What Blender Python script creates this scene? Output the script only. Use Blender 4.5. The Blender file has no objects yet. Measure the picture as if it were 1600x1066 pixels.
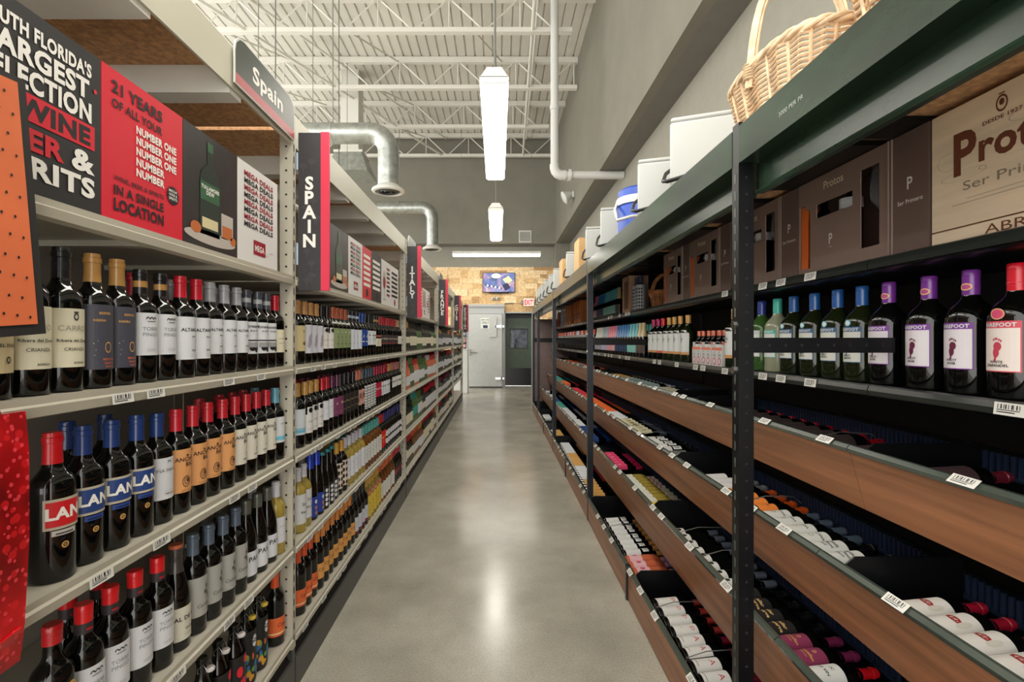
import bpy, bmesh, math, random
from mathutils import Matrix, Vector
random.seed(11)
R = math.radians
SC = bpy.context.scene
COL = SC.collection
EYE = 1.43                       # camera height; heights written as h are above the camera

# ------------------------------------------------------------------ camera, world, exposure
cam_d = bpy.data.cameras.new('camera'); cam = bpy.data.objects.new('camera', cam_d); COL.objects.link(cam)
cam_d.sensor_width = 36; cam_d.lens = 770 / 1600 * 36
cam_d.shift_x = 23 / 1600; cam_d.shift_y = -0.0006
cam_d.clip_start = .05; cam_d.clip_end = 200
cam.location = (0, 0, EYE); cam.rotation_euler = (R(90), 0, 0)
SC.camera = cam
W = bpy.data.worlds.new('World'); SC.world = W; W.use_nodes = True
W.node_tree.nodes['Background'].inputs[0].default_value = (1.0, .97, .91, 1)
W.node_tree.nodes['Background'].inputs[1].default_value = 2.6
SC.view_settings.view_transform = 'Standard'; SC.view_settings.look = 'None'
SC.view_settings.exposure = 0.62; SC.view_settings.gamma = 1.0
LAMP = 14.0                       # radiance of every fluorescent lens
SC.cycles.max_bounces = 7; SC.cycles.diffuse_bounces = 4; SC.cycles.glossy_bounces = 3
SC.cycles.transmission_bounces = 5; SC.cycles.sample_clamp_indirect = 6

# ------------------------------------------------------------------ materials
def lin(c):
    c = c / 255
    return c / 12.92 if c <= .04045 else ((c + .055) / 1.055) ** 2.4
def rgb(r, g, b): return (lin(r), lin(g), lin(b), 1)
MATS = {}
def mat(name, c, rough=.5, metal=0, coat=0, noise=0, nscale=(8, 8, 8), bump=0, trans=0, emit=0, spec=.5, ior=1.5):
    if name in MATS: return MATS[name]
    m = bpy.data.materials.new(name); m.use_nodes = True; nt = m.node_tree; p = nt.nodes['Principled BSDF']
    p.inputs['Base Color'].default_value = rgb(*c); p.inputs['Roughness'].default_value = rough
    p.inputs['Metallic'].default_value = metal; p.inputs['Coat Weight'].default_value = coat
    p.inputs['Specular IOR Level'].default_value = spec; p.inputs['IOR'].default_value = ior
    if trans: p.inputs['Transmission Weight'].default_value = trans
    if emit:
        p.inputs['Emission Color'].default_value = rgb(*c); p.inputs['Emission Strength'].default_value = emit
    if noise or bump:
        tc = nt.nodes.new('ShaderNodeTexCoord'); mp = nt.nodes.new('ShaderNodeMapping'); mp.inputs['Scale'].default_value = nscale
        n = nt.nodes.new('ShaderNodeTexNoise'); n.inputs['Scale'].default_value = 1; n.inputs['Detail'].default_value = 5
        nt.links.new(tc.outputs['Object'], mp.inputs[0]); nt.links.new(mp.outputs[0], n.inputs['Vector'])
        if noise:
            rp = nt.nodes.new('ShaderNodeValToRGB')
            a = [max(0, v * (1 - noise)) for v in c]; b = [min(255, v * (1 + noise)) for v in c]
            rp.color_ramp.elements[0].position = .3; rp.color_ramp.elements[1].position = .7
            rp.color_ramp.elements[0].color = rgb(*a); rp.color_ramp.elements[1].color = rgb(*b)
            nt.links.new(n.outputs['Fac'], rp.inputs[0]); nt.links.new(rp.outputs[0], p.inputs['Base Color'])
        if bump:
            bn = nt.nodes.new('ShaderNodeBump'); bn.inputs['Strength'].default_value = bump; bn.inputs['Distance'].default_value = .01
            nt.links.new(n.outputs['Fac'], bn.inputs['Height']); nt.links.new(bn.outputs[0], p.inputs['Normal'])
    MATS[name] = m
    return m
M = mat
beige = M('beige_metal', (178, 173, 158), .38, noise=.03, nscale=(3, 3, 3))
beige_d = M('beige_panel', (160, 153, 141), .5, noise=.03, nscale=(2, 2, 2))
beige_f = M('cream_beam', (190, 187, 170), .42, noise=.03, nscale=(2, 2, 2))
hole = M('slot_dark', (22, 21, 20), .8)
kraft = M('particle_board', (196, 150, 108), .85, noise=.14, nscale=(60, 60, 60), bump=.1)
black = M('black_metal', (9, 10, 13), .35, spec=.3, noise=.1, nscale=(6, 6, 6))
blackm = M('black_matte', (18, 18, 19), .6, noise=.1)
slate = M('slate_post', (30, 33, 42), .3, metal=.3, noise=.08)
kick = M('charcoal_kick', (62, 61, 59), .4, noise=.08, nscale=(2, 2, 2))
green_b = M('green_black_beam', (36, 52, 40), .22, metal=0, spec=.35, noise=.3, nscale=(3, 3, 6))  # noise paints the beam's mottled reflection into its base colour
railm = M('clear_green_rail', (66, 75, 68), .22, coat=.5)
wood = M('walnut_laminate', (146, 98, 68), .4, noise=.16, nscale=(6, 1.2, 34))
mauve = M('mauve_panel', (124, 104, 100), .5, noise=.06)
white = M('white_paint', (226, 224, 216), .45, noise=.02)
whitep = M('white_plastic', (196, 197, 194), .45)
tagw = M('tag_white', (222, 222, 216), .35)
ink = M('ink_black', (24, 23, 24), .5)
galv = M('galvanised', (168, 172, 168), .34, metal=.75, noise=.1, nscale=(9, 9, 9))
inkw = M('ink_white', (236, 234, 228), .5)
inkr = M('ink_red', (206, 28, 46), .5)
wirem = M('steel_wire', (165, 166, 164), .3, metal=.8)
chrome = M('chrome', (205, 206, 208), .15, metal=1)

# ------------------------------------------------------------------ mesh builder
class MB:
    def __init__(s): s.v = []; s.f = []; s.m = []
    def add(s, vs, fs, m=0):
        o = len(s.v); s.v += [tuple(p) for p in vs]; s.f += [tuple(i + o for i in f) for f in fs]; s.m += [m] * len(fs); return s
    def box(s, x0, x1, y0, y1, z0, z1, m=0):
        if x0 > x1: x0, x1 = x1, x0
        if y0 > y1: y0, y1 = y1, y0
        if z0 > z1: z0, z1 = z1, z0
        v = [(x0, y0, z0), (x1, y0, z0), (x1, y1, z0), (x0, y1, z0), (x0, y0, z1), (x1, y0, z1), (x1, y1, z1), (x0, y1, z1)]
        return s.add(v, [(0, 3, 2, 1), (4, 5, 6, 7), (0, 1, 5, 4), (1, 2, 6, 5), (2, 3, 7, 6), (3, 0, 4, 7)], m)
    def prism(s, pts, y0, y1, m=0):          # profile in x,z extruded along y
        n = len(pts); v = [(x, y0, z) for x, z in pts] + [(x, y1, z) for x, z in pts]
        f = [tuple(range(n)), tuple(range(2 * n - 1, n - 1, -1))] + [(i, i + n, (i + 1) % n + n, (i + 1) % n) for i in range(n)]
        return s.add(v, f, m)
    def plate(s, pts, fn, t, m=0):           # polygon pts (a,b) mapped by fn(a,b,d), thickness t
        n = len(pts); v = [fn(a, b, 0) for a, b in pts] + [fn(a, b, t) for a, b in pts]
        f = [tuple(range(n - 1, -1, -1)), tuple(range(n, 2 * n))] + [(i, (i + 1) % n, (i + 1) % n + n, i + n) for i in range(n)]
        return s.add(v, f, m)
    def lathe(s, prof, n=24, m=0, at=(0, 0, 0)):
        v = []; f = []
        for r, z in prof:
            for k in range(n):
                a = 2 * math.pi * k / n; v.append((at[0] + r * math.sin(a), at[1] - r * math.cos(a), at[2] + z))
        for j in range(len(prof) - 1):
            for k in range(n):
                a, b = j * n + k, j * n + (k + 1) % n; f.append((a, b, b + n, a + n))
        f.append(tuple(range(n - 1, -1, -1))); f.append(tuple(range((len(prof) - 1) * n, len(prof) * n)))
        return s.add(v, f, m)
    def tube(s, pts, r, n=6, m=0, closed=False):
        P = [Vector(p) for p in pts]; v = []; f = []; k = len(P); up = Vector((0, 0, 1))
        rr = r if isinstance(r, (list, tuple)) else [r] * k
        for i, p in enumerate(P):
            a = P[(i - 1) % k] if closed or i else P[i]; b = P[(i + 1) % k] if closed or i < k - 1 else P[i]
            t = (b - a).normalized(); u = t.cross(up)
            if u.length < .05: u = t.cross(Vector((1, 0, 0)))
            u.normalize(); w = u.cross(t)
            for j in range(n):
                g = 2 * math.pi * j / n; v.append(p + rr[i] * (math.cos(g) * u + math.sin(g) * w))
        for i in range(k if closed else k - 1):
            for j in range(n):
                a, b = i * n + j, i * n + (j + 1) % n; c, d = ((i + 1) % k) * n + j, ((i + 1) % k) * n + (j + 1) % n
                f.append((a, c, d, b))
        if not closed: f += [tuple(range(n)), tuple(range(k * n - 1, (k - 1) * n - 1, -1))]
        return s.add(v, f, m)
    def mesh(s, name, mats, smooth=None):
        me = bpy.data.meshes.new(name); me.from_pydata(s.v, [], s.f); me.polygons.foreach_set('material_index', s.m)
        for x in (mats if isinstance(mats, (list, tuple)) else [mats]): me.materials.append(x)
        if smooth is not None:
            me.polygons.foreach_set('use_smooth', [True] * len(s.f)); me.set_sharp_from_angle(angle=R(smooth))
        me.update(); return me
    def build(s, name, mats, parent=None, smooth=None, bevel=0, loc=None):
        o = bpy.data.objects.new(name, s.mesh(name, mats, smooth)); COL.objects.link(o)
        if parent is not None: o.parent = parent
        if loc is not None: o.location = loc
        if bevel:
            b = o.modifiers.new('bevel', 'BEVEL'); b.width = bevel; b.segments = 3; b.limit_method = 'ANGLE'
            o.data.polygons.foreach_set('use_smooth', [True] * len(o.data.polygons)); o.data.set_sharp_from_angle(angle=R(50))
        return o

def tag(o, label, cat, group=None):
    o['label'] = label; o['category'] = cat
    if group: o['group'] = group
    return o
def empty(name, loc=(0, 0, 0), rz=0):
    o = bpy.data.objects.new(name, None); COL.objects.link(o); o.location = loc; o.rotation_euler = (0, 0, rz); o.empty_display_size = .05; return o
def struct(o): o['kind'] = 'structure'; return o
def fix(parent, *kids):                    # children built in world space under a placed parent
    mi = parent.matrix_basis.inverted()
    for k in kids: k.matrix_parent_inverse = mi

# ------------------------------------------------------------------ lettering and printed decoration
_tc = {}
def text_geo(s, bold=0):
    k = (s, bold)
    if k not in _tc:
        c = bpy.data.curves.new('lettering', 'FONT'); c.body = s; c.size = 1; c.resolution_u = 3; c.offset = bold * .8; c.space_character = 1 + bold * 1.6; c.fill_mode = 'FRONT'
        o = bpy.data.objects.new('lettering', c); me = bpy.data.meshes.new_from_object(o)
        v = [(p.co.x, p.co.y) for p in me.vertices]; f = [tuple(q.vertices) for q in me.polygons]
        bpy.data.objects.remove(o); bpy.data.curves.remove(c); bpy.data.meshes.remove(me)
        x0 = min((a for a, b in v), default=0); x1 = max((a for a, b in v), default=1)
        _tc[k] = ([(a - x0, b) for a, b in v], f, x1 - x0)
    return _tc[k]
class Print(MB):
    """flat or cylindrical printing: fn(s, z, d) gives the point d above the printed surface"""
    def __init__(s, fn, step=None): MB.__init__(s); s.fn = fn; s.step = step
    def rect(s, a0, b0, a1, b1, m, lv=0):
        n = 1 if not s.step else max(1, int(abs(a1 - a0) / s.step + .999)); d = lv * .0004
        v = []; f = []
        for i in range(n + 1):
            a = a0 + (a1 - a0) * i / n; v += [s.fn(a, b0, d), s.fn(a, b1, d)]
        for i in range(n): f.append((2 * i, 2 * i + 2, 2 * i + 3, 2 * i + 1))
        return s.add(v, f, m)
    def poly(s, pts, m, lv=1): return s.tris(pts, [tuple(range(len(pts)))], m, lv * .0004)
    def disc(s, a, b, ra, rb, m, lv=1, n=14, ring=0):
        o = [(a + ra * math.cos(2 * math.pi * i / n), b + rb * math.sin(2 * math.pi * i / n)) for i in range(n)]
        if not ring: return s.poly(o, m, lv)
        q = [(a + ra * ring * math.cos(2 * math.pi * i / n), b + rb * ring * math.sin(2 * math.pi * i / n)) for i in range(n)]
        d = lv * .0004
        return s.add([s.fn(*p, d) for p in o + q], [(i, (i + 1) % n, n + (i + 1) % n, n + i) for i in range(n)], m)
    def text(s, t, a, b, h, m, lv=1, w=None, bold=.02, al='c'):       # (a,b) baseline; h = capital height
        v, f, wd = text_geo(t, bold); k = h / .69; kx = (w / wd) if w else k; tw = wd * kx
        x = a - tw / 2 if al == 'c' else a - tw if al == 'r' else a
        return s.tris([(x + p * kx, b + q * k) for p, q in v], f, m, lv * .0004)
    def tris(s, v, f, m, d):
        if not s.step: return s.add([s.fn(p, q, d) for p, q in v], f, m)
        st = [[v[i] for i in t] for t in f]; V = []; F = []
        while st:
            t = st.pop()
            if len(t) > 3: st += [[t[0], t[i], t[i + 1]] for i in range(1, len(t) - 1)]; continue
            e = max(range(3), key=lambda i: abs(t[i][0] - t[(i + 1) % 3][0])); A, B, C_ = t[e], t[(e + 1) % 3], t[(e + 2) % 3]
            if abs(A[0] - B[0]) > s.step * 1.2: mid = ((A[0] + B[0]) / 2, (A[1] + B[1]) / 2); st += [[A, mid, C_], [mid, B, C_]]
            else: F.append((len(V), len(V) + 1, len(V) + 2)); V += t
        return s.add([s.fn(p, q, d) for p, q in V], F, m)
def cyl(r): return lambda a, z, d: ((r + .0005 + d) * math.sin(a / r), -(r + .0005 + d) * math.cos(a / r), z)
def plane(o, u, v, n):
    o, u, v, n = (Vector(q) for q in (o, u, v, n)); return lambda a, b, d: tuple(o + a * u + b * v + (d + .0006) * n)
def face_left(x):  return plane((x, 0, 0), (0, 1, 0), (0, 0, 1), (1, 0, 0))       # on the left rack, read from the aisle: a = y
def face_right(x): return plane((x, 0, 0), (0, -1, 0), (0, 0, 1), (-1, 0, 0))     # on the right rack: a = -y
def face_cam(y):   return plane((0, y, 0), (1, 0, 0), (0, 0, 1), (0, -1, 0))      # facing the camera: a = x

# ------------------------------------------------------------------ the room
tw_ = .0
def room():
    fl = MB().add([(-9, -3, 0), (2.2, -3, 0), (2.2, 15.5, 0), (-9, 15.5, 0)], [(0, 1, 2, 3)])
    m = bpy.data.materials.new('polished_concrete'); m.use_nodes = True; nt = m.node_tree; p = nt.nodes['Principled BSDF']
    tc = nt.nodes.new('ShaderNodeTexCoord')
    n1 = nt.nodes.new('ShaderNodeTexNoise'); n1.inputs['Scale'].default_value = 1.6; n1.inputs['Detail'].default_value = 6; n1.inputs['Roughness'].default_value = .6
    n2 = nt.nodes.new('ShaderNodeTexNoise'); n2.inputs['Scale'].default_value = 120; n2.inputs['Detail'].default_value = 3
    for n in (n1, n2): nt.links.new(tc.outputs['Object'], n.inputs['Vector'])
    rp = nt.nodes.new('ShaderNodeValToRGB'); rp.color_ramp.elements[0].position = .3; rp.color_ramp.elements[1].position = .72
    rp.color_ramp.elements[0].color = rgb(146, 142, 130); rp.color_ramp.elements[1].color = rgb(184, 180, 167)
    mx = nt.nodes.new('ShaderNodeMix'); mx.data_type = 'RGBA'; mx.blend_type = 'MULTIPLY'; mx.inputs[0].default_value = .5
    r2 = nt.nodes.new('ShaderNodeValToRGB'); r2.color_ramp.elements[0].position = .3; r2.color_ramp.elements[1].position = .6
    r2.color_ramp.elements[0].color = (.55, .55, .54, 1); r2.color_ramp.elements[1].color = (1, 1, 1, 1)
    nt.links.new(n1.outputs['Fac'], rp.inputs[0]); nt.links.new(n2.outputs['Fac'], r2.inputs[0])
    nt.links.new(rp.outputs[0], mx.inputs[6]); nt.links.new(r2.outputs[0], mx.inputs[7]); nt.links.new(mx.outputs[2], p.inputs['Base Color'])
    r3 = nt.nodes.new('ShaderNodeMapRange'); r3.inputs[3].default_value = .14; r3.inputs[4].default_value = .26
    nt.links.new(n1.outputs['Fac'], r3.inputs[0]); nt.links.new(r3.outputs[0], p.inputs['Roughness'])
    p.inputs['Specular IOR Level'].default_value = .5
    struct(fl.build('floor', m))
    # ceiling: white corrugated steel deck
    c = MB(); x = -9.0; zc = EYE + 6.05; prof = []
    while x < 1.75:
        prof += [(x, zc), (x + .15, zc), (x + .162, zc + .03), (x + .178, zc + .03)]; x += .19
    for i in range(len(prof) - 1):
        (a, za), (b, zb) = prof[i], prof[i + 1]; c.add([(a, -3, za), (b, -3, zb), (b, 15.2, zb), (a, 15.2, za)], [(0, 3, 2, 1)])
    deck = M('white_deck', (206, 204, 195), .55, noise=.03, nscale=(1, 1, 1)); struct(c.build('ceiling', deck))
    wg = M('grey_wall', (120, 118, 107), .7, noise=.03, nscale=(2, 2, 2)); wl = M('pale_grey_wall', (136, 134, 123), .7, noise=.02)
    wd = M('taupe_soffit', (112, 111, 106), .7, noise=.02)
    b = MB(); b.box(-9, 1.73, 14.6, 14.75, EYE + 2.87, zc + .1); struct(b.build('wall_back_bulkhead', wg))
    b = MB(); b.box(-9, -.93, 15.1, 15.25, 0, EYE + 2.87); b.box(-.93, .2, 15.1, 15.25, 0, EYE + 2.87); 
    b.box(.2, 1.1, 15.1, 15.25, EYE + .87, EYE + 2.87); b.box(1.1, 2.3, 15.1, 15.25, 0, EYE + 2.87); struct(b.build('wall_back', wl))
    b = MB(); b.box(-9, 1.73, 14.75, 15.25, EYE + 2.87, EYE + 2.9); struct(b.build('trim_back_soffit', wd))
    b = MB(); b.box(1.73, 1.85, -3, 14.75, EYE + 2.87, zc + .1); struct(b.build('wall_right_bulkhead', wg))
    b = MB(); b.box(1.85, 2.35, -3, 15.25, EYE + 2.87, EYE + 2.93); struct(b.build('trim_right_soffit', wd))
    b = MB(); b.box(2.15, 2.3, -3, 15.25, 0, EYE + 2.87); struct(b.build('wall_right', wl))
    b = MB(); b.box(1.73, 2.15, 14.55, 15.1, 0, EYE + 2.87); struct(b.build('wall_right_pier', wg))
    # joists: open web
    jm = M('joist_white', (214, 212, 204), .5)
    for i, y in enumerate((4.75, 6.67, 8.6, 10.53, 12.46, 14.4)):
        j = MB(); zt, zb = EYE + 5.98, EYE + 5.4; xe = 1.7 if i % 2 else 1.3
        j.box(-9, 1.72, y - .05, y + .05, zt - .06, zt + .06); j.box(-9, xe, y - .05, y + .05, zb - .04, zb + .04)
        xx = -8.9; up = True
        while xx < xe - .6:
            a, d = (zb, zt) if up else (zt, zb)
            j.tube([(xx, y, a), (xx + .62, y, d)], .016, 4)
            if up: j.tube([(xx + .62, y, zb), (xx + .62, y, zt)], .012, 4)
            xx += .62; up = not up
        struct(j.build('beam', jm)); 
    br = MB()
    for x0, x1 in ((-5.6, -1.6), (.55, .75)):
        br.tube([(x0, 6, EYE + 5.4), (x1, 14.4, EYE + 5.4)], .03, 6); br.tube([(x0 + .1, 6, EYE + 5.9), (x1 + .1, 14.4, EYE + 5.9)], .025, 6)
    for y in (6.67, 8.6, 10.53, 12.46):
        for xb in (-4.8, -2.6, -.4): br.tube([(xb, y, EYE + 5.4), (xb + .5, y + 1.93, EYE + 5.95)], .018, 4)
    struct(br.build('beam_bridging', jm))
    hw = M('thin_wire', (96, 96, 92), .5); h = MB()
    for x_, y_, z_ in ((-3.06, 6.8, 3.5), (-2.7, 8.4, 3.6)): h.tube([(x_, y_, EYE + z_ - 1.3), (x_, y_, EYE + 6)], .008, 5)
    struct(h.build('beam_hanger_wires', hw))
    # tan block wall
    rng = random.Random(5); t = [MB() for _ in range(1)]; tb = t[0]
    z = EYE + .87; row = 0; cols = [M('tan_block_%s' % n, c, .75, noise=.1, nscale=(14, 14, 14), bump=.2) for n, c in (('light', (214, 184, 140)), ('mid', (196, 162, 116)), ('dark', (172, 136, 92)), ('pale', (224, 198, 158)))]
    z = .05
    while z < EYE + 2.24:
        hgt = rng.choice((.16, .2, .2, .24)); hgt = min(hgt, EYE + 2.24 - z); x = -3.4 + rng.random() * .2
        while x < 1.72:
            w = rng.choice((.22, .3, .36, .42)); d = rng.uniform(.015, .06); x1 = min(x + w, 1.72)
            if not (z < EYE + 1.09 and x1 > -.95 and x < .22) and not (z < EYE + .88 and x1 > .2 and x < 1.12) and x1 - x > .02:
                if hgt > .19 and rng.random() < .3:
                    tb.box(x, x1, 15.1 - d, 15.1, z, z + hgt * .48, rng.randrange(4)); tb.box(x, x1, 15.1 - d * .6, 15.1, z + hgt * .48, z + hgt, rng.randrange(4))
                else: tb.box(x, x1, 15.1 - d, 15.1, z, z + hgt, rng.randrange(4))
            x = x1
        z += hgt
    struct(tb.build('wall_back_tiles', cols))
    # filling pieces round the door heads
    b = MB(); b.box(.2, 1.12, 15.06, 15.1, EYE + .87, EYE + 1.1, 0); b.box(-.95, .22, 15.06, 15.1, EYE + 1.08, EYE + 1.2, 1); struct(b.build('wall_back_tile_heads', [cols[1], cols[0]]))
room()

# doors at the far end
def doors():
    gy = M('cooler_door_grey', (180, 182, 181), .4, noise=.02); gf = M('cooler_frame_grey', (164, 167, 168), .4)
    d = empty('door_1', (-.35, 15.0, 0)); struct(d)
    k = []
    f = MB(); f.box(-.93, -.86, 14.95, 15.1, 0, EYE + 1.09); f.box(.157, .215, 14.95, 15.1, 0, EYE + 1.09); f.box(-.86, .157, 14.95, 15.1, EYE + .81, EYE + 1.09)
    f.box(-.95, .22, 14.9, 14.95, EYE + 1.02, EYE + 1.09); k.append(f.build('door_frame', gf, d))
    k.append(MB().box(-.855, .15, 14.9, 15.02, .03, EYE + .8).build('door_leaf', gy, d, bevel=.008))
    k.append(MB().box(-.86, .157, 14.95, 15.02, .0, .025).build('threshold', ink, d))
    for z in (EYE + .42, EYE - 1.15):
        h = MB(); h.box(-.06, .1, 14.86, 14.9, z - .035, z + .035); h.tube([(.13, 14.86, z - .06), (.13, 14.86, z + .06)], .025, 8); h.box(.1, .21, 14.87, 14.95, z - .03, z + .03); k.append(h.build('hinge', chrome, d, 40))
    h = MB(); h.box(-.84, -.78, 14.86, 14.9, EYE - .45, EYE - .27); h.tube([(-.81, 14.84, EYE - .36), (-.6, 14.82, EYE - .36)], .016, 8); k.append(h.build('door_handle', chrome, d, 40))
    pl = MB(); pl.box(-.24, -.02, 14.86, 14.9, EYE + .1, EYE + .7); k.append(pl.build('cover_plate', gy, d, bevel=.004))
    fix(d, *k)
    sg = MB().box(-.5, -.22, 14.892, 14.9, EYE + .36, EYE + .68)
    so = sg.build('notice', M('notice_paper', (214, 218, 210), .5)); tag(so, 'white employees only notice taped on grey cooler door', 'notice')
    p = Print(face_cam(14.892)); p.text('EMPLOYEES', -.36, EYE + .6, .04, 0, w=.24); p.text('ONLY', -.36, EYE + .5, .07, 0, w=.22); p.rect(-.43, EYE + .37, -.29, EYE + .46, 1, 1)
    p.build('lettering', [M('sign_green', (66, 74, 58), .5), M('sign_navy', (30, 44, 70), .5)], so)
    g = M('green_door', (66, 80, 66), .45, noise=.05)
    d = empty('door_2', (.65, 15.3, 0)); struct(d); k = []
    f = MB(); f.box(.205, .245, 15.02, 15.4, 0, EYE + .87); f.box(1.06, 1.1, 15.02, 15.4, 0, EYE + .87); f.box(.205, 1.1, 15.02, 15.4, EYE + .83, EYE + .87); k.append(f.build('door_frame', gf, d))
    lf = MB(); lf.box(.25, .41, 15.34, 15.39, .02, EYE + .7); lf.box(.93, 1.055, 15.34, 15.39, .02, EYE + .7); lf.box(.41, .93, 15.34, 15.39, .02, EYE - .235); lf.box(.41, .93, 15.34, 15.39, EYE + .35, EYE + .7)
    k.append(lf.build('door_leaf', g, d)); k.append(MB().box(.245, 1.06, 15.3, 15.36, EYE + .7, EYE + .83).build('door_header', ink, d))
    k.append(MB().box(.25, 1.055, 15.325, 15.34, .03, EYE - .86).build('kick_plate', M('black_kick_plate', (22, 22, 24), .25), d))
    wf = MB(); wf.box(.39, .41, 15.325, 15.34, EYE - .255, EYE + .37); wf.box(.93, .95, 15.325, 15.34, EYE - .255, EYE + .37); wf.box(.41, .93, 15.325, 15.34, EYE - .255, EYE - .235); wf.box(.41, .93, 15.325, 15.34, EYE + .35, EYE + .37); k.append(wf.build('window_frame', ink, d))
    gl = MB().box(.41, .93, 15.355, 15.365, EYE - .235, EYE + .35); k.append(gl.build('glass', M('door_glass', (120, 128, 138), .03, trans=.5, noise=.3, nscale=(6, 6, 5)), d))
    fix(d, *k)
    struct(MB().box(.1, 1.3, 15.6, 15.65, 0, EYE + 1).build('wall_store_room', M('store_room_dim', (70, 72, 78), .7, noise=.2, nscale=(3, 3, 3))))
doors()

# far wall fittings: screen, cameras, exit sign, vent
def far_fittings():
    m = bpy.data.materials.new('screen_picture'); m.use_nodes = True; nt = m.node_tree; p = nt.nodes['Principled BSDF']
    tc = nt.nodes.new('ShaderNodeTexCoord'); n = nt.nodes.new('ShaderNodeTexNoise'); n.inputs['Scale'].default_value = 2.6; n.inputs['Detail'].default_value = 4; n.inputs['Distortion'].default_value = 1.2
    rp = nt.nodes.new('ShaderNodeValToRGB'); e = rp.color_ramp.elements; e[0].position = .3; e[0].color = rgb(20, 34, 76); e[1].position = .72; e[1].color = rgb(226, 220, 236)
    for pos, c in ((.42, (52, 92, 160)), (.52, (132, 112, 158)), (.6, (196, 150, 160))):
        q = e.new(pos); q.color = rgb(*c)
    nt.links.new(tc.outputs['Object'], n.inputs['Vector']); nt.links.new(n.outputs['Fac'], rp.inputs[0]); nt.links.new(rp.outputs[0], p.inputs['Emission Color']); p.inputs['Emission Strength'].default_value = .9
    p.inputs['Base Color'].default_value = (0.01, .01, .01, 1); p.inputs['Roughness'].default_value = .15
    t = empty('television', (.045, 15.0, EYE + 1.46)); tag(t, 'flat television glowing blue and purple on the tan block wall', 'television')
    a = MB().box(-.49, .49, -.03, .03, 0, .6).build('casing', blackm, t, bevel=.006)
    s = MB(); s.add([(-.475, -.032, .015), (.475, -.032, .015), (.475, -.032, .585), (-.475, -.032, .585)], [(0, 1, 2, 3)]); s.build('screen', m, t)
    pr = Print(plane((0, -.0325, 0), (1, 0, 0), (0, 0, 1), (0, -1, 0)))
    pr.poly([(.12, .4), (.3, .5), (.42, .36), (.24, .24)], 0, 1); pr.poly([(.1, .22), (.26, .3), (.36, .14), (.2, .04)], 1, 1); pr.disc(-.08, .5, .14, .07, 2, 1)
    for i in range(9): pr.disc(-.4 + i * .06, .22 - i * .012, .022, .03, 2 if i % 2 else 1, 1, 8)
    pr.build('picture_shapes', [M('scr_tan', (196, 182, 130), .5, emit=.7), M('scr_navy', (16, 24, 60), .5, emit=.5), M('scr_white', (236, 238, 250), .5, emit=1)], t)
    MB().box(-.3, .3, -.0, .06, -.03, .0).build('bracket', blackm, t)
    for i, (x, lb) in enumerate(((-.12, 'left white dome security camera under the television'), (.02, 'right white round security camera under the television'))):
        c = empty('security_camera', (x, 14.98, EYE + 1.27)); tag(c, lb, 'camera', 'security cameras below the television')
        MB().lathe([(.05, 0), (.05, .02), (.02, .03)], 14).build('mount', whitep, c, 40).matrix_basis = Matrix.Translation((0, .06, 0)) @ Matrix.Rotation(R(90), 4, 'X')
        o = MB().lathe([(.001, -.055), (.035, -.045), (.055, -.015), (.055, .015), (.04, .045), (.001, .055)], 14).build('body', whitep, c, 60)
        o = MB().lathe([(.022, 0), (.022, .02), (.012, .022)], 12).build('lens', ink, c, 40); o.matrix_basis = Matrix.Translation((0, -.045, 0)) @ Matrix.Rotation(R(90), 4, 'X')
    e = empty('exit_sign', (.95, 14.9, EYE + 1.04)); tag(e, 'white lit exit sign with red letters above the green door', 'sign')
    MB().box(-.15, .15, -.03, .03, 0, .22).build('sign_box', M('exit_white', (226, 220, 214), .5, emit=.2), e, bevel=.004)
    MB().box(-.22, -.15, .0, .15, .05, .17).build('bracket', wg_ := M('grey_bracket', (120, 118, 112), .5), e)
    pr = Print(plane((0, -.031, 0), (1, 0, 0), (0, 0, 1), (0, -1, 0))); pr.text('EXIT', 0, .04, .14, 0, w=.26, bold=.06); pr.build('lettering', M('exit_red', (206, 24, 28), .5, emit=.5), e)
    v = empty('wall_vent', (.83, 14.58, EYE + 2.87)); tag(v, 'square white louvred vent high on the grey back wall', 'vent')
    v.location.z = EYE + 2.9
    MB().box(-.19, .19, 0, .02, 0, .035).box(-.19, .19, 0, .02, .32, .355).box(-.19, -.155, 0, .02, .035, .32).box(.155, .19, 0, .02, .035, .32).build('frame', whitep, v)
    s = MB()
    for i in range(8): s.add([(-.155, .002, .05 + i * .034), (.155, .002, .05 + i * .034), (.155, .018, .075 + i * .034), (-.155, .018, .075 + i * .034)], [(0, 1, 2, 3)])
    s.build('louvres', M('vent_grey', (190, 190, 184), .5), v)
    # horn-shaped white siren on right bulkhead
    h = empty('flood_lamp', (1.73, 11.1, EYE + 3.28)); tag(h, 'white hooded emergency lamp on the right hand grey bulkhead', 'lamp')
    MB().box(-.05, 0, -.07, .07, -.07, .07).build('mount', whitep, h, bevel=.01)
    o = MB().lathe([(.04, 0), (.06, .03), (.12, .14), (.15, .2), (.14, .22), (.1, .24)], 18).build('lamp_head', whitep, h, 50)
    o.matrix_basis = Matrix.Translation((-.04, 0, .03)) @ Matrix.Rotation(R(-118), 4, 'Y')
far_fittings()

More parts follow.
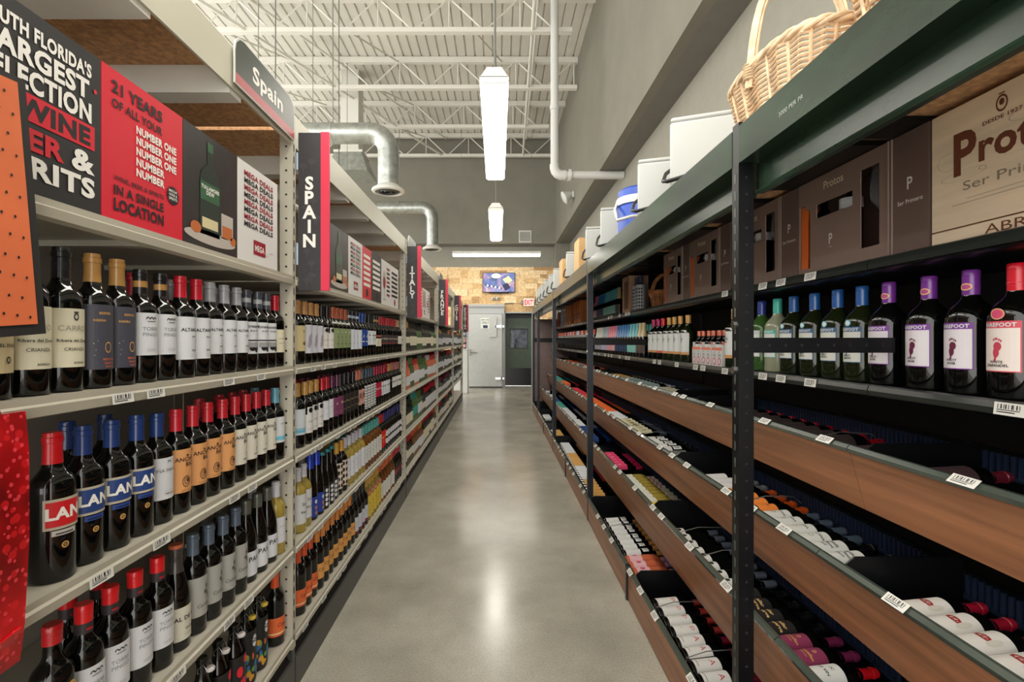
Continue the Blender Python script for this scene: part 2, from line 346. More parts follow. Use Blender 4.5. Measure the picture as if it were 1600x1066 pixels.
# ------------------------------------------------------------------ lamps
lens_m = M('lamp_lens', (255, 250, 238), .4, emit=LAMP); hous_m = M('lamp_housing', (226, 226, 220), .45)
def strip_lamp(loc, rz, label, L=2.44, w=.24, wires=((0, .25), (0, 2.2))):
    l = empty('ceiling_lamp', loc, rz); tag(l, label, 'lamp', 'hanging fluorescent lamps')
    MB().prism([(-.06, .12), (.06, .12), (.1, .06), (w / 2, .04), (-w / 2, .04), (-.1, .06)], 0, L).build('housing', hous_m, l)
    le = MB(); pr = [(w / 2 - .004, .04), (w / 2 - .004, .015), (w / 2 - .03, -.005), (-w / 2 + .03, -.005), (-w / 2 + .004, .015), (-w / 2 + .004, .04)]
    le.prism(pr, .015, L / 2 - .006); le.prism(pr, L / 2 + .006, L - .015); le.build('lens', lens_m, l)
    for y0, y1 in ((0, .015), (L / 2 - .006, L / 2 + .006), (L - .015, L)): MB().prism([(w / 2, .045), (w / 2, .012), (w / 2 - .03, -.009), (-w / 2 + .03, -.009), (-w / 2, .012), (-w / 2, .045)], y0, y1).build('end_cap', hous_m, l)
    c = MB()
    for x, y in wires: c.tube([(x, y, .12), (x, y, EYE + 5.98 - loc[2])], .006, 5)
    c.build('hanging_wire', M('lamp_wire', (120, 120, 116), .5), l)
    return l
strip_lamp((-.025, 4.0, EYE + 2.1), 0, 'nearest hanging fluorescent strip lamp above the aisle')
strip_lamp((-.025, 7.95, EYE + 2.1), 0, 'second hanging fluorescent strip lamp further down the aisle')
strip_lamp((1.2, 13.7, EYE + 2.35), R(90), 'crosswise fluorescent strip lamp in front of the back wall')
strip_lamp((-.025, .1, EYE + 2.1), 0, 'hanging fluorescent strip lamp directly above the camera')
for i, (x, y) in enumerate(((-3.2, .5), (-3.2, 4.4), (-3.2, 8.3), (-6.2, 2.4), (-6.2, 6.4), (-6.2, 10.2))):
    strip_lamp((x, y, EYE + 2.6), 0, 'fluorescent strip lamp over a neighbouring aisle behind the tall left shelving')

# ------------------------------------------------------------------ ducts, pipe
def duct(y, x, z, zb, x0, r, label):
    d = empty('air_duct', (x, y, EYE + zb)); tag(d, label, 'duct', 'round galvanised air ducts'); k = []
    b = MB(); b.tube([(x0, y, EYE + z), (x - .28, y, EYE + z)], r, 24)
    for xx in (x - .3, x - .9, x - 1.6): b.tube([(xx - .02, y, EYE + z), (xx + .02, y, EYE + z)], r * 1.05, 24)
    k.append(b.build('horizontal_run', galv, d, 40))
    e = MB(); pts = [(x - .3, y, EYE + z)] + [(x - .28 + .28 * math.sin(a), y, EYE + z - .28 + .28 * math.cos(a)) for a in (0.2, .6, .98, 1.37)] + [(x, y, EYE + z - .3)]
    e.tube(pts, r * 1.02, 24); k.append(e.build('elbow', galv, d, 20))
    v = MB(); v.tube([(x, y, EYE + z - .28), (x, y, EYE + zb + .1)], r, 24)
    zz = EYE + z - .4
    while zz > EYE + zb + .15: v.tube([(x, y, zz + .008), (x, y, zz - .008)], r * 1.03, 24); zz -= .16
    k.append(v.build('drop', galv, d, 40))
    f = MB(); f.lathe([(r, .12), (r * 1.1, .1), (r * 1.55, .05), (r * 1.6, .03), (r * 1.55, .01), (r * 1.3, .0), (r * 1.25, .03), (r * .95, .05)], 28, 0, (x, y, EYE + zb)); k.append(f.build('diffuser', M('diffuser_grey', (200, 200, 194), .4), d, 50))
    f = MB()
    for q in (1.15, .8, .45): f.lathe([(r * q, .02), (r * q * .82, .0), (r * q * .8, .01), (r * q * .9, .03)], 24, 0, (x, y, EYE + zb))
    k.append(f.build('diffuser_rings', M('diffuser_dark', (70, 70, 68), .5), d, 50))
    s = MB(); s.tube([(x - .9, y, EYE + z + r * .9), (x - .9, y, EYE + 6.06)], .01, 5); k.append(s.build('hanger', wirem, d))
    fix(d, *k)
duct(8.0, -1.77, 3.36, 2.4, -7, .165, 'near round galvanised air duct turning down to a diffuser')
duct(13.4, -1.77, 3.6, 2.46, -7, .165, 'far round galvanised air duct turning down near the back wall')
def hood():
    d = empty('square_duct', (-3.3, 11.2, EYE + 3.72)); tag(d, 'square grey sheet metal duct hood behind the near round duct', 'duct')
    b = MB(); w = .46; t = .3
    b.add([(-w, -w, 0), (w, -w, 0), (w, w, 0), (-w, w, 0), (-t, -t, .45), (t, -t, .45), (t, t, .45), (-t, t, .45)], [(0, 3, 2, 1), (0, 1, 5, 4), (1, 2, 6, 5), (2, 3, 7, 6), (3, 0, 4, 7), (4, 5, 6, 7)]); b.build('hood', galv, d)
    MB().box(-t - .02, t + .02, -t - .02, t + .02, .45, .5).box(-.2, .2, -.2, .2, .5, 2.36).build('riser', deckw := M('duct_white', (206, 206, 198), .5), d)
hood()
def pipe():
    d = empty('white_pipe', (.97, 8.35, EYE + 2.82)); tag(d, 'white drain pipe dropping from the ceiling and turning to the right wall', 'pipe'); k = []
    p = MB(); p.tube([(.97, 8.35, EYE + 6.0), (.97, 8.35, EYE + 2.95)], .068, 16); k.append(p.build('riser', whitep, d, 40))
    p = MB(); p.tube([(.97, 8.35, EYE + 2.98)] + [(1.1 - .13 * math.cos(a), 8.35, EYE + 2.93 - .13 * math.sin(a)) for a in (.1, .5, .9, 1.3)] + [(1.16, 8.35, EYE + 2.8)], .082, 16); k.append(p.build('elbow', whitep, d, 30))
    p = MB(); p.tube([(1.12, 8.35, EYE + 2.8), (2.14, 8.35, EYE + 2.8)], .068, 16); k.append(p.build('horizontal_run', whitep, d, 40))
    p = MB(); k.append(p.tube([(.97, 8.35, EYE + 3.9), (.97, 8.35, EYE + 3.98)], .08, 16).build('collar', whitep, d, 40)); p = MB(); p.tube([(1.2, 8.35, EYE + 2.8), (1.25, 8.35, EYE + 2.8)], .1, 16); k.append(p.build('collar', whitep, d, 40))
    fix(d, *k)
pipe()

# ------------------------------------------------------------------ left shelving
XL = -.825
POST = [2.017 + 2.44 * i for i in range(-1, 5)]
SHELF_L = [-.103, -.467, -.837, -1.193]        # bottle shelf tops (h)
def price_tag(parent, fn, a, w=.062, h=.026, b=0):
    p = Print(fn); p.rect(a - w / 2, b - h / 2, a + w / 2, b + h / 2, 0, 0)
    for i in range(9):
        q = a - w * .38 + i * w * .085 + (i % 3) * .001; p.rect(q, b, q + .0016 + (i % 2) * .0014, b + h * .36, 1, 1)
    p.rect(a - w * .4, b - h * .3, a + w * .2, b - h * .22, 1, 1); p.rect(a - w * .4, b - h * .12, a + w * .35, b - h * .06, 1, 1)
    return p.build('price_tag', [tagw, ink], parent)
BAYN = ['first cream metal shelving unit, before the SPAIN sign', 'second cream metal shelving unit, between SPAIN and ITALY signs', 'third cream metal shelving unit, between ITALY and FRANCE signs', 'fourth cream metal shelving unit, between FRANCE and CHILE signs', 'last cream metal shelving unit, between the two furthest signs']
for b in range(5):
    y0, y1 = POST[b] + .002, POST[b + 1] - .03
    u = empty('shelving_unit', (XL, y0, 0)); tag(u, BAYN[b], 'shelving unit', 'cream shelving along the left of the aisle'); k = []
    # front upright at far end with punched holes
    ps = [(y1, y1 + .03)] + ([] if b else [(y0 - .03, y0)])
    for pa, pb in ps:
        p = MB(); p.box(XL - .052, XL, pa, pb - .001, .18, EYE + .91); 
        o = p.build('upright', beige, u); k.append(o); hp = Print(face_cam(pa)); sl = Print(face_left(XL)); z = .22
        while z < EYE + .9:
            hp.rect(XL - .03, z, XL - .022, z + .008, 0); sl.rect(pa + .008, z - .012, pa + .016, z + .016, 0); z += .0485
        if b < 3: k += [hp.build('punched_holes', hole, o), sl.build('slots', hole, o)]
        f = MB(); f.box(XL - .05, XL - .002, pa + .002, pb - .003, .0, .18); k.append(f.build('foot', kick, u))
    for pa in (y1 - .001,): k.append(MB().box(-1.33, -1.28, pa - .03, pa + .02, 0, EYE + .91).build('back_upright', beige_d, u))
    k.append(MB().box(-1.30, -1.285, y0, y1 - .03, .2, EYE + .86).build('back_panel', beige_d, u))
    # plinth
    q = MB(); q.box(XL - .03, XL, y0, y1, 0, .132); k.append(q.build('kick_plate', kick, u))
    q = MB(); q.prism([(XL - .03, .132), (XL - .012, .132), (XL - .05, .205), (XL - .08, .205)], y0, y1); q.box(XL - .4, XL - .03, y0, y1, .0, .132); k.append(q.build('plinth', blackm, u))
    for si, h in enumerate([.26] + SHELF_L):
        z = EYE + h; s = MB(); front = XL
        s.prism([(front, z + .001), (front, z - .012), (front + .006, z - .016), (front + .004, z - .034), (front - .012, z - .038), (front - .014, z - .02), (-1.28, z - .02), (-1.28, z), (front - .006, z)], y0, y1)
        for yy in [y0 + .4 * i for i in range(1, 6)]: s.box(-1.26, front - .03, yy, yy + .03, z - .034, z - .02)
        o = s.build('shelf', beige, u); k.append(o)
        if b < 3 and si:
            n = {0: 10, 1: 12, 2: 8}[b]; fn = plane((front + .008, 0, z - .023), (0, 1, 0), (-.1, 0, 1), (1, 0, .1))
            for i in range(n):
                yy = y0 + .12 + (y1 - y0 - .2) * (i + .3 * math.sin(i * 2.3 + si)) / n
                if (b or yy > .9): k.append(price_tag(o, fn, yy, h=.022))
    bm = MB(); bm.prism([(XL - .004, EYE + .79), (XL - .004, EYE + .92), (XL - .03, EYE + .92), (XL - .03, EYE + .86), (XL - .05, EYE + .86), (XL - .05, EYE + .85), (XL - .012, EYE + .85), (XL - .012, EYE + .79)], y0, y1); k.append(bm.build('top_beam', beige_f, u))
    k.append(MB().box(-1.27, XL - .052, y0, y1, EYE + .862, EYE + .88).build('top_board', kraft, u))
    yy = y0 + .28
    while yy < y1 - .1:
        k.append(MB().box(-1.27, XL - .012, yy, yy + .07, EYE + .775, EYE + .861).box(-1.27, XL - .052, yy + .0701, yy + .1, EYE + .835, EYE + .861).build('deck_support', white, u)); yy += .42
    fix(u, *[o for o in k if o.parent is u])

# flag signs
char = M('charcoal_sign', (50, 47, 50), .5, noise=.04); pink = M('pink_band', (216, 46, 76), .5); leaf = M('charcoal_leaf', (60, 57, 60), .5)
for i, (t, hz) in enumerate((('SPAIN', .085), ('ITALY', .075), ('FRANCE', .066), ('CHILE', .066), ('ARGENTINA', .05))):
    y = POST[i + 1] + .004; s = empty('aisle_sign', (-.69, y, EYE + .205))
    tag(s, 'dark vertical aisle sign reading %s with a red edge band' % t, 'sign', 'vertical country signs over the left shelves'); k = []
    k.append(MB().box(-.816, -.724, y, y + .012, EYE + .205, EYE + .852).build('sign_panel', char, s))
    k.append(MB().box(-.724, -.69, y, y + .012, EYE + .205, EYE + .855).build('edge_band', pink, s))
    p = Print(face_cam(y)); n = len(t); st = .059; z = EYE + .525 + st * n / 2 - st * .9; hz = .05
    for ch in t: p.text(ch, -.77, z, hz, 0, lv=5.5, bold=.045); z -= st
    rng = random.Random(3)
    for j in range(14):
        a, bb = -.816 + rng.uniform(.02, .075), EYE + .23 + rng.random() * .58; p.disc(a, bb, .016, .011, 1, 1 + j * .12, 10); p.poly([(a - .005, bb), (a + .005, bb), (a + .001, bb - .045)], 1, 3 + j * .12)
    k.append(p.build('lettering', [inkw, leaf], s))
    k.append(MB().box(-.8235, -.8165, y - .002, y + .016, EYE + .31, EYE + .4).build('clip', M('clip_blue', (170, 186, 204), .3), s)); k.append(MB().box(-.8235, -.8165, y - .002, y + .016, EYE + .7, EYE + .77).build('clip', M('clip_blue', (170, 186, 204), .3), s))
    fix(s, *k)

# category plates on the beam
def cat_plate(ya, yb, za, zb, label, text):
    fn = plane((XL + .002, 0, 0), (0, 1, 0), (0, 0, 1), (1, 0, 0)); r = .05
    pts = [(ya, za), (yb, za)] + [(yb - r + r * math.cos(a), zb - r + r * math.sin(a)) for a in (0, .5, 1.05, 1.57)] + [(ya + r - r * math.sin(a), zb - r + r * math.cos(a)) for a in (0, .5, 1.05, 1.57)]
    b = MB(); b.plate(pts, fn, .005); o = b.build('category_plate', M('plate_edge', (200, 202, 196), .4)); tag(o, label, 'sign', 'rounded category plates on the top beam')
    q = Print(plane((XL + .0076, 0, 0), (0, 1, 0), (0, 0, 1), (1, 0, 0))); e = .004
    q.poly([(a + (e if a < (ya + yb) / 2 else -e), max(za + .035, z_ - e)) for a, z_ in pts], 0, 0); q.rect(ya + e, za + e, yb - e, za + .035, 1, 0)
    if text: q.text(text, (ya + yb) / 2 - .0, za + .062, .052, 2, 2, bold=.035, w=.23)
    q.build('printed_face', [M('plate_grey', (66, 71, 66), .35), M('plate_pink', (176, 92, 98), .4), inkw], o)
cat_plate(1.535, 1.985, EYE + .805, EYE + .965, 'rounded dark plate reading Spain on the top beam', 'Spain')
cat_plate(4.53, 4.98, EYE + .82, EYE + .975, 'rounded plate on the beam beyond the ITALY sign', None)
cat_plate(6.98, 7.4, EYE + .82, EYE + .975, 'rounded plate on the beam beyond the FRANCE sign', None)

# header posters
PZ0, PZ1 = EYE + .264, EYE + .592; PX = XL - .012
pm = dict(black=M('poster_black', (38, 36, 38), .45), red=M('poster_red', (210, 26, 48), .45), white=M('poster_white', (222, 222, 220), .45), photo=M('poster_photo', (36, 31, 32), .4, noise=.25, nscale=(9, 9, 9)),
          green=M('poster_green', (44, 92, 60), .4), dg=M('poster_bottle', (22, 40, 30), .3), amber=M('poster_amber', (190, 104, 50), .4), cream=M('poster_cream', (214, 204, 160), .4), plate_=M('poster_dish', (186, 178, 170), .4), dred=M('poster_darkred', (150, 24, 44), .45))
PM = list(pm.values()) + [ink, inkw, inkr]; PI = {k: i for i, k in enumerate(pm)}; IK, IW, IR = len(pm), len(pm) + 1, len(pm) + 2
def star(p, a, b, r, m):
    n = 18; p.poly([(a + (r if i % 2 else r * .8) * math.cos(math.pi * i / n), b + (r if i % 2 else r * .8) * math.sin(math.pi * i / n)) for i in range(2 * n)], m, 2)
def d_selection(p, a, w, z, h):
    c = a + w * .51
    for t, zz, hh, ww, m in (("SOUTH FLORIDA'S", .84, .075, .8, IW), ('LARGEST', .70, .11, .76, IW), ('SELECTION', .56, .11, .8, IW)): p.text(t, c, z + h * zz, h * hh, m, 2, w=w * ww, bold=.05)
    p.disc(a + w * .945, z + h * .77, .004, .005, IR, 2)
    p.text('OF', a + w * .2, z + h * .43, h * .09, IW, 2, w=w * .16, bold=.05); p.rect(a + w * .3, z + h * .39, a + w * .94, z + h * .54, PI['red'], 1); p.text('WINE', a + w * .62, z + h * .415, h * .1, IK, 2, w=w * .56, bold=.05)
    p.text('BEER', a + w * .42, z + h * .24, h * .11, IR, 2, w=w * .52, bold=.05); p.text('&', a + w * .84, z + h * .24, h * .12, IW, 2, w=w * .2, bold=.05); p.text('SPIRITS', c, z + h * .09, h * .11, IW, 2, w=w * .86, bold=.05)
def d_years(p, a, w, z, h):
    p.text('21 YEARS', a + w * .1, z + h * .85, h * .075, IK, 2, w=w * .6, bold=.045, al='l'); p.text('OF ALL YOUR', a + w * .1, z + h * .75, h * .055, IK, 2, w=w * .6, bold=.03, al='l')
    for i in range(5): p.text('NUMBER ONE' if i < 3 else 'NUMBER', a + w * .37, z + h * (.66 - i * .075), h * .052, IW, 2, w=w * (.53 if i < 3 else .36), bold=.05, al='l')
    star(p, a + w * .85, z + h * .33, .026, IK)
    for i, t in enumerate(('MEGA', 'WINE &', 'SPIRITS')): p.text(t, a + w * .85, z + h * (.355 - i * .03), h * .02, IW, 3, w=w * .12)
    p.text('WINE, BEER & SPIRITS', a + w * .12, z + h * .27, h * .03, IK, 2, w=w * .6, al='l'); p.text('IN A SINGLE', a + w * .12, z + h * .175, h * .06, IK, 2, w=w * .6, bold=.04, al='l'); p.text('LOCATION', a + w * .12, z + h * .07, h * .075, IK, 2, w=w * .6, bold=.05, al='l')
def d_photo(p, a, w, z, h, txt=True):
    b = a + w * .45; hw = w * .18
    p.poly([(b - hw, z + h * .12), (b + hw, z + h * .12), (b + hw, z + h * .58), (b + hw * .9, z + h * .66), (b + hw * .3, z + h * .74), (b + hw * .27, z + h * .93), (b - hw * .27, z + h * .93), (b - hw * .3, z + h * .74), (b - hw * .9, z + h * .66), (b - hw, z + h * .58)], PI['dg'], 1)
    p.rect(b - hw * .97, z + h * .42, b + hw * .97, z + h * .58, PI['green'], 2); p.rect(b - hw * .8, z + h * .18, b + hw * .8, z + h * .27, PI['cream'], 2)
    if txt: p.text('TULLAMORE', b, z + h * .52, h * .03, IW, 3, w=hw * 1.8, bold=.04); p.text('DEW', b, z + h * .475, h * .035, IW, 3, w=hw * .8, bold=.04)
    p.poly([(b - hw * .28, z + h * .86), (b + hw * .28, z + h * .86), (b + hw * .28, z + h * .94), (b - hw * .28, z + h * .94)], PI['green'], 2)
    p.disc(a + w * .48, z + h * .1, w * .47, h * .06, PI['plate_'], 1, 22); p.disc(a + w * .2, z + h * .16, w * .09, h * .05, PI['amber'], 2); p.disc(a + w * .9, z + h * .14, w * .06, h * .04, PI['amber'], 2)
    p.rect(a + w * .66, z + h * .14, a + w * .9, z + h * .37, PI['plate_'], 1); p.rect(a + w * .68, z + h * .15, a + w * .88, z + h * .26, PI['amber'], 2)
def d_deals(p, a, w, z, h):
    for i in range(8): p.text('MEGA DEALS', a + w * .5, z + h * (.87 - i * .073), h * .05, PI['dred'] if i % 2 == 0 else IK, 2, w=w * .72, bold=.04)
    p.rect(a + w * .36, z + h * .1, a + w * .66, z + h * .25, PI['dred'], 1); p.text('MEGA', a + w * .51, z + h * .14, h * .06, IW, 2, w=w * .24, bold=.04); p.poly([(a + w * .66, z + h * .13), (a + w * .74, z + h * .13), (a + w * .78, z + h * .17), (a + w * .86, z + h * .17), (a + w * .86, z + h * .19), (a + w * .78, z + h * .19), (a + w * .74, z + h * .22), (a + w * .66, z + h * .22)], PI['white'], 2)
def d_lines(p, a, w, z, h, m=1):
    for i in range(6): p.rect(a + w * .12, z + h * (.8 - i * .11), a + w * .85, z + h * (.86 - i * .11), IW if m else IK, 1)
    star(p, a + w * .5, z + h * .13, min(.03, w * .18), IK if m else PI['dred'])
def d_glass(p, a, w, z, h):
    p.disc(a + w * .3, z + h * .55, w * .16, h * .22, PI['plate_'], 1); p.disc(a + w * .3, z + h * .5, w * .13, h * .13, PI['dred'], 2); p.rect(a + w * .28, z + h * .12, a + w * .32, z + h * .36, PI['plate_'], 1); p.disc(a + w * .3, z + h * .12, w * .14, h * .02, PI['plate_'], 2)
    for i in range(7): p.rect(a + w * .56, z + h * (.82 - i * .1), a + w * .9, z + h * (.87 - i * .1), PI['dred'] if i % 3 == 0 else IK, 1)
PO = [(.762, 1.04, 'black', d_selection, 'black poster about the largest selection of wine, beer and spirits'), (1.042, 1.31, 'red', d_years, 'red poster reading 21 years beside the black selection poster'), (1.312, 1.586, 'photo', d_photo, 'dark whiskey bottle photograph poster beside the large red poster'), (1.588, 1.875, 'white', d_deals, 'white mega deals poster nearest the SPAIN sign, left of it'),
      (2.19, 2.47, 'black', lambda p, a, w, z, h: d_lines(p, a, w, z, h), 'black poster hidden partly behind the SPAIN sign'), (2.472, 2.768, 'photo', lambda p, a, w, z, h: d_photo(p, a, w, z, h, False), 'dark bottle photograph poster right of the SPAIN sign'), (2.77, 3.055, 'white', d_deals, 'white mega deals poster right of the SPAIN sign'), (3.057, 3.275, 'red', lambda p, a, w, z, h: d_lines(p, a, w, z, h), 'small red poster beyond the SPAIN sign'),
      (3.277, 3.555, 'black', lambda p, a, w, z, h: d_lines(p, a, w, z, h), 'black poster with white bars beyond the SPAIN sign'), (3.557, 3.86, 'white', d_glass, 'white poster with a wine glass beyond the SPAIN sign'), (3.862, 4.17, 'white', lambda p, a, w, z, h: d_lines(p, a, w, z, h, 0), 'white poster with dark bars just before the ITALY sign'),
      (5.2, 5.5, 'red', lambda p, a, w, z, h: d_lines(p, a, w, z, h), 'red poster right of the ITALY sign'), (5.502, 5.8, 'white', d_deals, 'white mega deals poster right of the ITALY sign'), (5.802, 6.1, 'white', d_glass, 'white wine glass poster right of the ITALY sign')]
for a, b, c, fn, lb in PO:
    o = MB().box(PX, PX - .004, a, b, PZ0, PZ1).build('header_poster', pm[c]); tag(o, lb, 'poster', 'advertising posters above the left bottle shelves')
    p = Print(face_left(PX)); fn(p, a, b - a, PZ0, PZ1 - PZ0); p.build('printed_picture', PM, o)

# orange hanging panel and red gift bag in the left foreground
def foreground():
    o = empty('hanging_panel', (-.79, .832, EYE + .22)); tag(o, 'orange panel with black dots and black border hanging at the left shelf', 'panel')
    o.rotation_euler = (R(5.2), 0, 0)
    MB().box(-.004, .0, -.22, .012, -.21, .215).build('backing', M('panel_black', (34, 32, 33), .6), o)
    p = Print(plane((.0022, 0, 0), (0, 1, 0), (0, 0, 1), (1, 0, 0))); p.box(0, .002, -.22, -.004, -.192, .205, 1)
    for i in range(12):
        for j in range(8): p.disc(-.018 - j * .022 - (i % 2) * .011, -.18 + i * .033 + j * .004, .0022, .0026, 0, 1, 8)
    p.build('panel_face', [ink, M('panel_orange', (222, 112, 66), .6, noise=.03)], o)
    b = empty('gift_bag', (-.79, .66, EYE - .53)); tag(b, 'red glittering gift bag with bokeh circles hanging at the left shelf', 'bag')
    m = bpy.data.materials.new('red_bokeh'); m.use_nodes = True; nt = m.node_tree; p = nt.nodes['Principled BSDF']; tc = nt.nodes.new('ShaderNodeTexCoord')
    base = None
    n = nt.nodes.new('ShaderNodeTexNoise'); n.inputs['Scale'].default_value = 9; nt.links.new(tc.outputs['Object'], n.inputs['Vector'])
    rp = nt.nodes.new('ShaderNodeValToRGB'); rp.color_ramp.elements[0].position = .35; rp.color_ramp.elements[1].position = .7; rp.color_ramp.elements[0].color = rgb(96, 4, 8); rp.color_ramp.elements[1].color = rgb(200, 14, 22); nt.links.new(n.outputs['Fac'], rp.inputs[0]); last = rp.outputs[0]
    for sc_, th, c in ((42, .3, (214, 30, 36)), (80, .27, (240, 70, 84))):
        v = nt.nodes.new('ShaderNodeTexVoronoi'); v.inputs['Scale'].default_value = sc_; nt.links.new(tc.outputs['Object'], v.inputs['Vector'])
        cr = nt.nodes.new('ShaderNodeValToRGB'); cr.color_ramp.elements[0].position = th; cr.color_ramp.elements[1].position = th + .03; cr.color_ramp.elements[0].color = (.7, .7, .7, 1); cr.color_ramp.elements[1].color = (0, 0, 0, 1); nt.links.new(v.outputs['Distance'], cr.inputs[0])
        mx = nt.nodes.new('ShaderNodeMix'); mx.data_type = 'RGBA'; nt.links.new(cr.outputs[0], mx.inputs[0]); nt.links.new(last, mx.inputs[6]); mx.inputs[7].default_value = rgb(*c); last = mx.outputs[2]
    nt.links.new(last, p.inputs['Base Color']); p.inputs['Roughness'].default_value = .28
    g = MB(); ys = (0, .175); top, bot = .41, .0
    pts = []
    for z, x0, x1, dy in ((.0, -.026, .0, .022), (.06, -.026, .004, .018), (.2, -.026, .004, .01), (.34, -.024, -.004, .002), (.41, -.022, -.012, 0)):
        pts.append([(x0, 0, z), (x1, 0, z), (x1 + .004, .09, z), (x1, .178 - dy, z), (x0, .178 - dy, z), (x0, .09, z)])
    v = [q for r_ in pts for q in r_]; f = []
    for j in range(4):
        for i in range(6): f.append((j * 6 + i, j * 6 + (i + 1) % 6, (j + 1) * 6 + (i + 1) % 6, (j + 1) * 6 + i))
    f += [(5, 4, 3, 2, 1, 0), (24, 25, 26, 27, 28, 29)]
    g.add(v, f); g.build('bag_body', m, b)
    g = MB(); g.add([(.006, .0, .03), (.01, .15, .06), (-.012, .12, -.02), (-.012, -.06, -.1), (-.012, .0, .03), (-.012, .15, .06)], [(0, 3, 2, 1), (4, 5, 2, 3), (0, 1, 5, 4)]); g.build('folded_base', m, b)
    h = MB(); h.tube([(-.014, .04, .4), (-.012, .05, .425), (-.012, .09, .435), (-.012, .13, .425), (-.014, .14, .4)], .002, 6); h.build('cord_handle', M('red_cord', (150, 10, 16), .6), b)
foreground()

# ------------------------------------------------------------------ right wine display racks
XR = .715
PR = [-.94, 1.5, 3.94, 6.4, 8.84, 10.02]
BINS = [(1.07, -.32, 1.12, -.515, 1.40), (.98, -.64, 1.02, -.845, 1.31), (.85, -.905, .89, -1.15, 1.19), (.718, -1.245, .718, -1.425, 1.06)]   # top x, top h, bottom x, bottom h, back x
XS = 1.15; SHELF_R = [.242, -.14]
RN = ['black wine display rack with wood-fronted bins, nearest on the right', 'black wine display rack with the pink carriers, second on the right', 'black wine display rack with the orange gift boxes', 'fourth black wine display rack on the right', 'end section of the black wine display rack with mauve panel']
for b in range(5):
    y0, y1 = PR[b] + .002, PR[b + 1]; u = empty('wine_display_rack', (XR, y1, 0)); tag(u, RN[b], 'wine rack', 'wine display racks along the right of the aisle'); k = []
    ya = y0; yb = y1 - .04
    p = MB(); p.box(XR, XR + .045, yb, y1, 0, EYE + .52); p.box(XR + .001, XR + .044, yb + .001, y1 - .001, EYE + .52, EYE + .648); o = p.build('upright', slate if b else black, u); k.append(o)
    if b < 3:
        hp = Print(face_cam(yb)); sl = Print(face_right(XR)); z = .06
        while z < EYE + .5: hp.rect(XR + .02, z, XR + .027, z + .007, 0); sl.rect(-y1 + .014, z - .01, -y1 + .024, z + .018, 1); z += .05
        k += [hp.build('punched_holes', hole, o), sl.build('slots', [hole, M('slot_grey', (74, 80, 76), .5)], o)]
        bo = MB()
        for z in (EYE + .03, EYE - .09): bo.lathe([(.011, 0), (.011, .004), (.005, .007)], 10); 
        q = MB()
        for z in (.045, -.09):
            n = 10; c = [(XR - .005, y1 - .012 + .011 * math.cos(2 * math.pi * i / n), EYE + z + .011 * math.sin(2 * math.pi * i / n)) for i in range(n)]; d = [(XR, p_[1], p_[2]) for p_ in c]
            q.add(c + d, [tuple(range(n))] + [(i, i + n, (i + 1) % n + n, (i + 1) % n) for i in range(n)])
        k.append(q.build('bolts', chrome, o))
    k.append(MB().box(1.62, 1.66, yb, y1, 0, EYE + .64).build('back_upright', black, u))
    cb = MB(); cb.box(XR + .046, 1.182, yb + .004, yb + .022, EYE - .037, EYE + .008); o = cb.build('crossbar', black, u); k.append(o)
    hp = Print(face_cam(yb + .004))
    for i in range(8): hp.rect(XR + .09 + i * .048, EYE - .018, XR + .097 + i * .048, EYE - .011, 0)
    if b < 2: k.append(hp.build('punched_holes', hole, o))
    # beam: stepped profile
    bm = MB(); bm.prism([(XR, EYE + .525), (XR, EYE + .635), (XR + .06, EYE + .635), (XR + .06, EYE + .61), (XR + .075, EYE + .61), (XR + .075, EYE + .435), (XR + .058, EYE + .435), (XR + .05, EYE + .43), (XR + .045, EYE + .436), (XR + .05, EYE + .444), (XR + .06, EYE + .446), (XR + .06, EYE + .525)], ya, yb - .001)
    o = bm.build('top_beam', green_b, u); k.append(o)
    if b == 0:
        q = Print(plane((XR, 0, 0), (0, -1, 0), (0, 0, 1), (-1, 0, 0))); q.text('3000 PER PR', -1.2, EYE + .566, .011, 0, w=.1, bold=0); q.build('stamped_lettering', M('stamp_grey', (150, 156, 150), .4), o)
    dk = MB(); dk.box(XR + .08, 1.66, ya, y1, EYE + .612, EYE + .63); k.append(dk.build('top_board', kraft, u))
    for d0, d1 in (((-.6, -.2), (.4, .8), (1.34, 1.455)) if b == 0 else ((0, .45), (.62, 1.0), (1.15, 1.75), (1.9, 2.38)) if b < 4 else ((.1, .9),)):
        k.append(MB().box(XR + .08, 1.62, d0 if b == 0 else ya + d0, d1 if b == 0 else ya + d1, EYE + .594, EYE + .611).build('deck_support', black, u))  # crossbars widened into black plates to stand in for darkness under the deck
    k.append(MB().box(1.63, 1.645, ya, y1, 0, EYE + .6).build('back_panel', blackm, u))
    for si, h in enumerate(SHELF_R):
        z = EYE + h; s = MB(); s.prism([(XS, z), (XS - .012, z - .004), (XS - .012, z - .03), (XS, z - .034), (1.62, z - .022), (1.62, z)], ya, y1 - .001); o = s.build('shelf', black, u); k.append(o)
        r_ = MB(); r_.prism([(XS - .02, z + .002), (XS - .012, z + .006), (XS - .005, z + .003), (XS - .0125, z - .006), (XS - .0125, z - .026), (XS - .022, z - .026), (XS - .025, z - .012)], ya, y1 - .002); k.append(r_.build('price_rail', M('dark_rail', (34, 39, 36), .28), o))
        fn = plane((XS - .0255, 0, z - .012), (0, -1, 0), (.12, 0, 1), (-1, 0, .12))
        n = (5, 9, 10, 6, 2)[b]
        for i in range(n if si else (n // 2 if b else 1)):
            yy = ya + .2 + (yb - ya - .3) * (i + .35 * math.sin(i * 1.9 + b)) / n
            if b or yy > .9: k.append(price_tag(o, fn, -yy, w=.066, h=.028))
    if b == 4:
        k.append(MB().box(XR + .004, 1.62, yb + .005, y1 - .003, 0, EYE + .43).build('end_panel', mauve, u)); k.append(MB().box(XR + .006, 1.62, yb - .012, yb + .004, EYE + .01, EYE + .045).build('end_panel_rail', black, u))
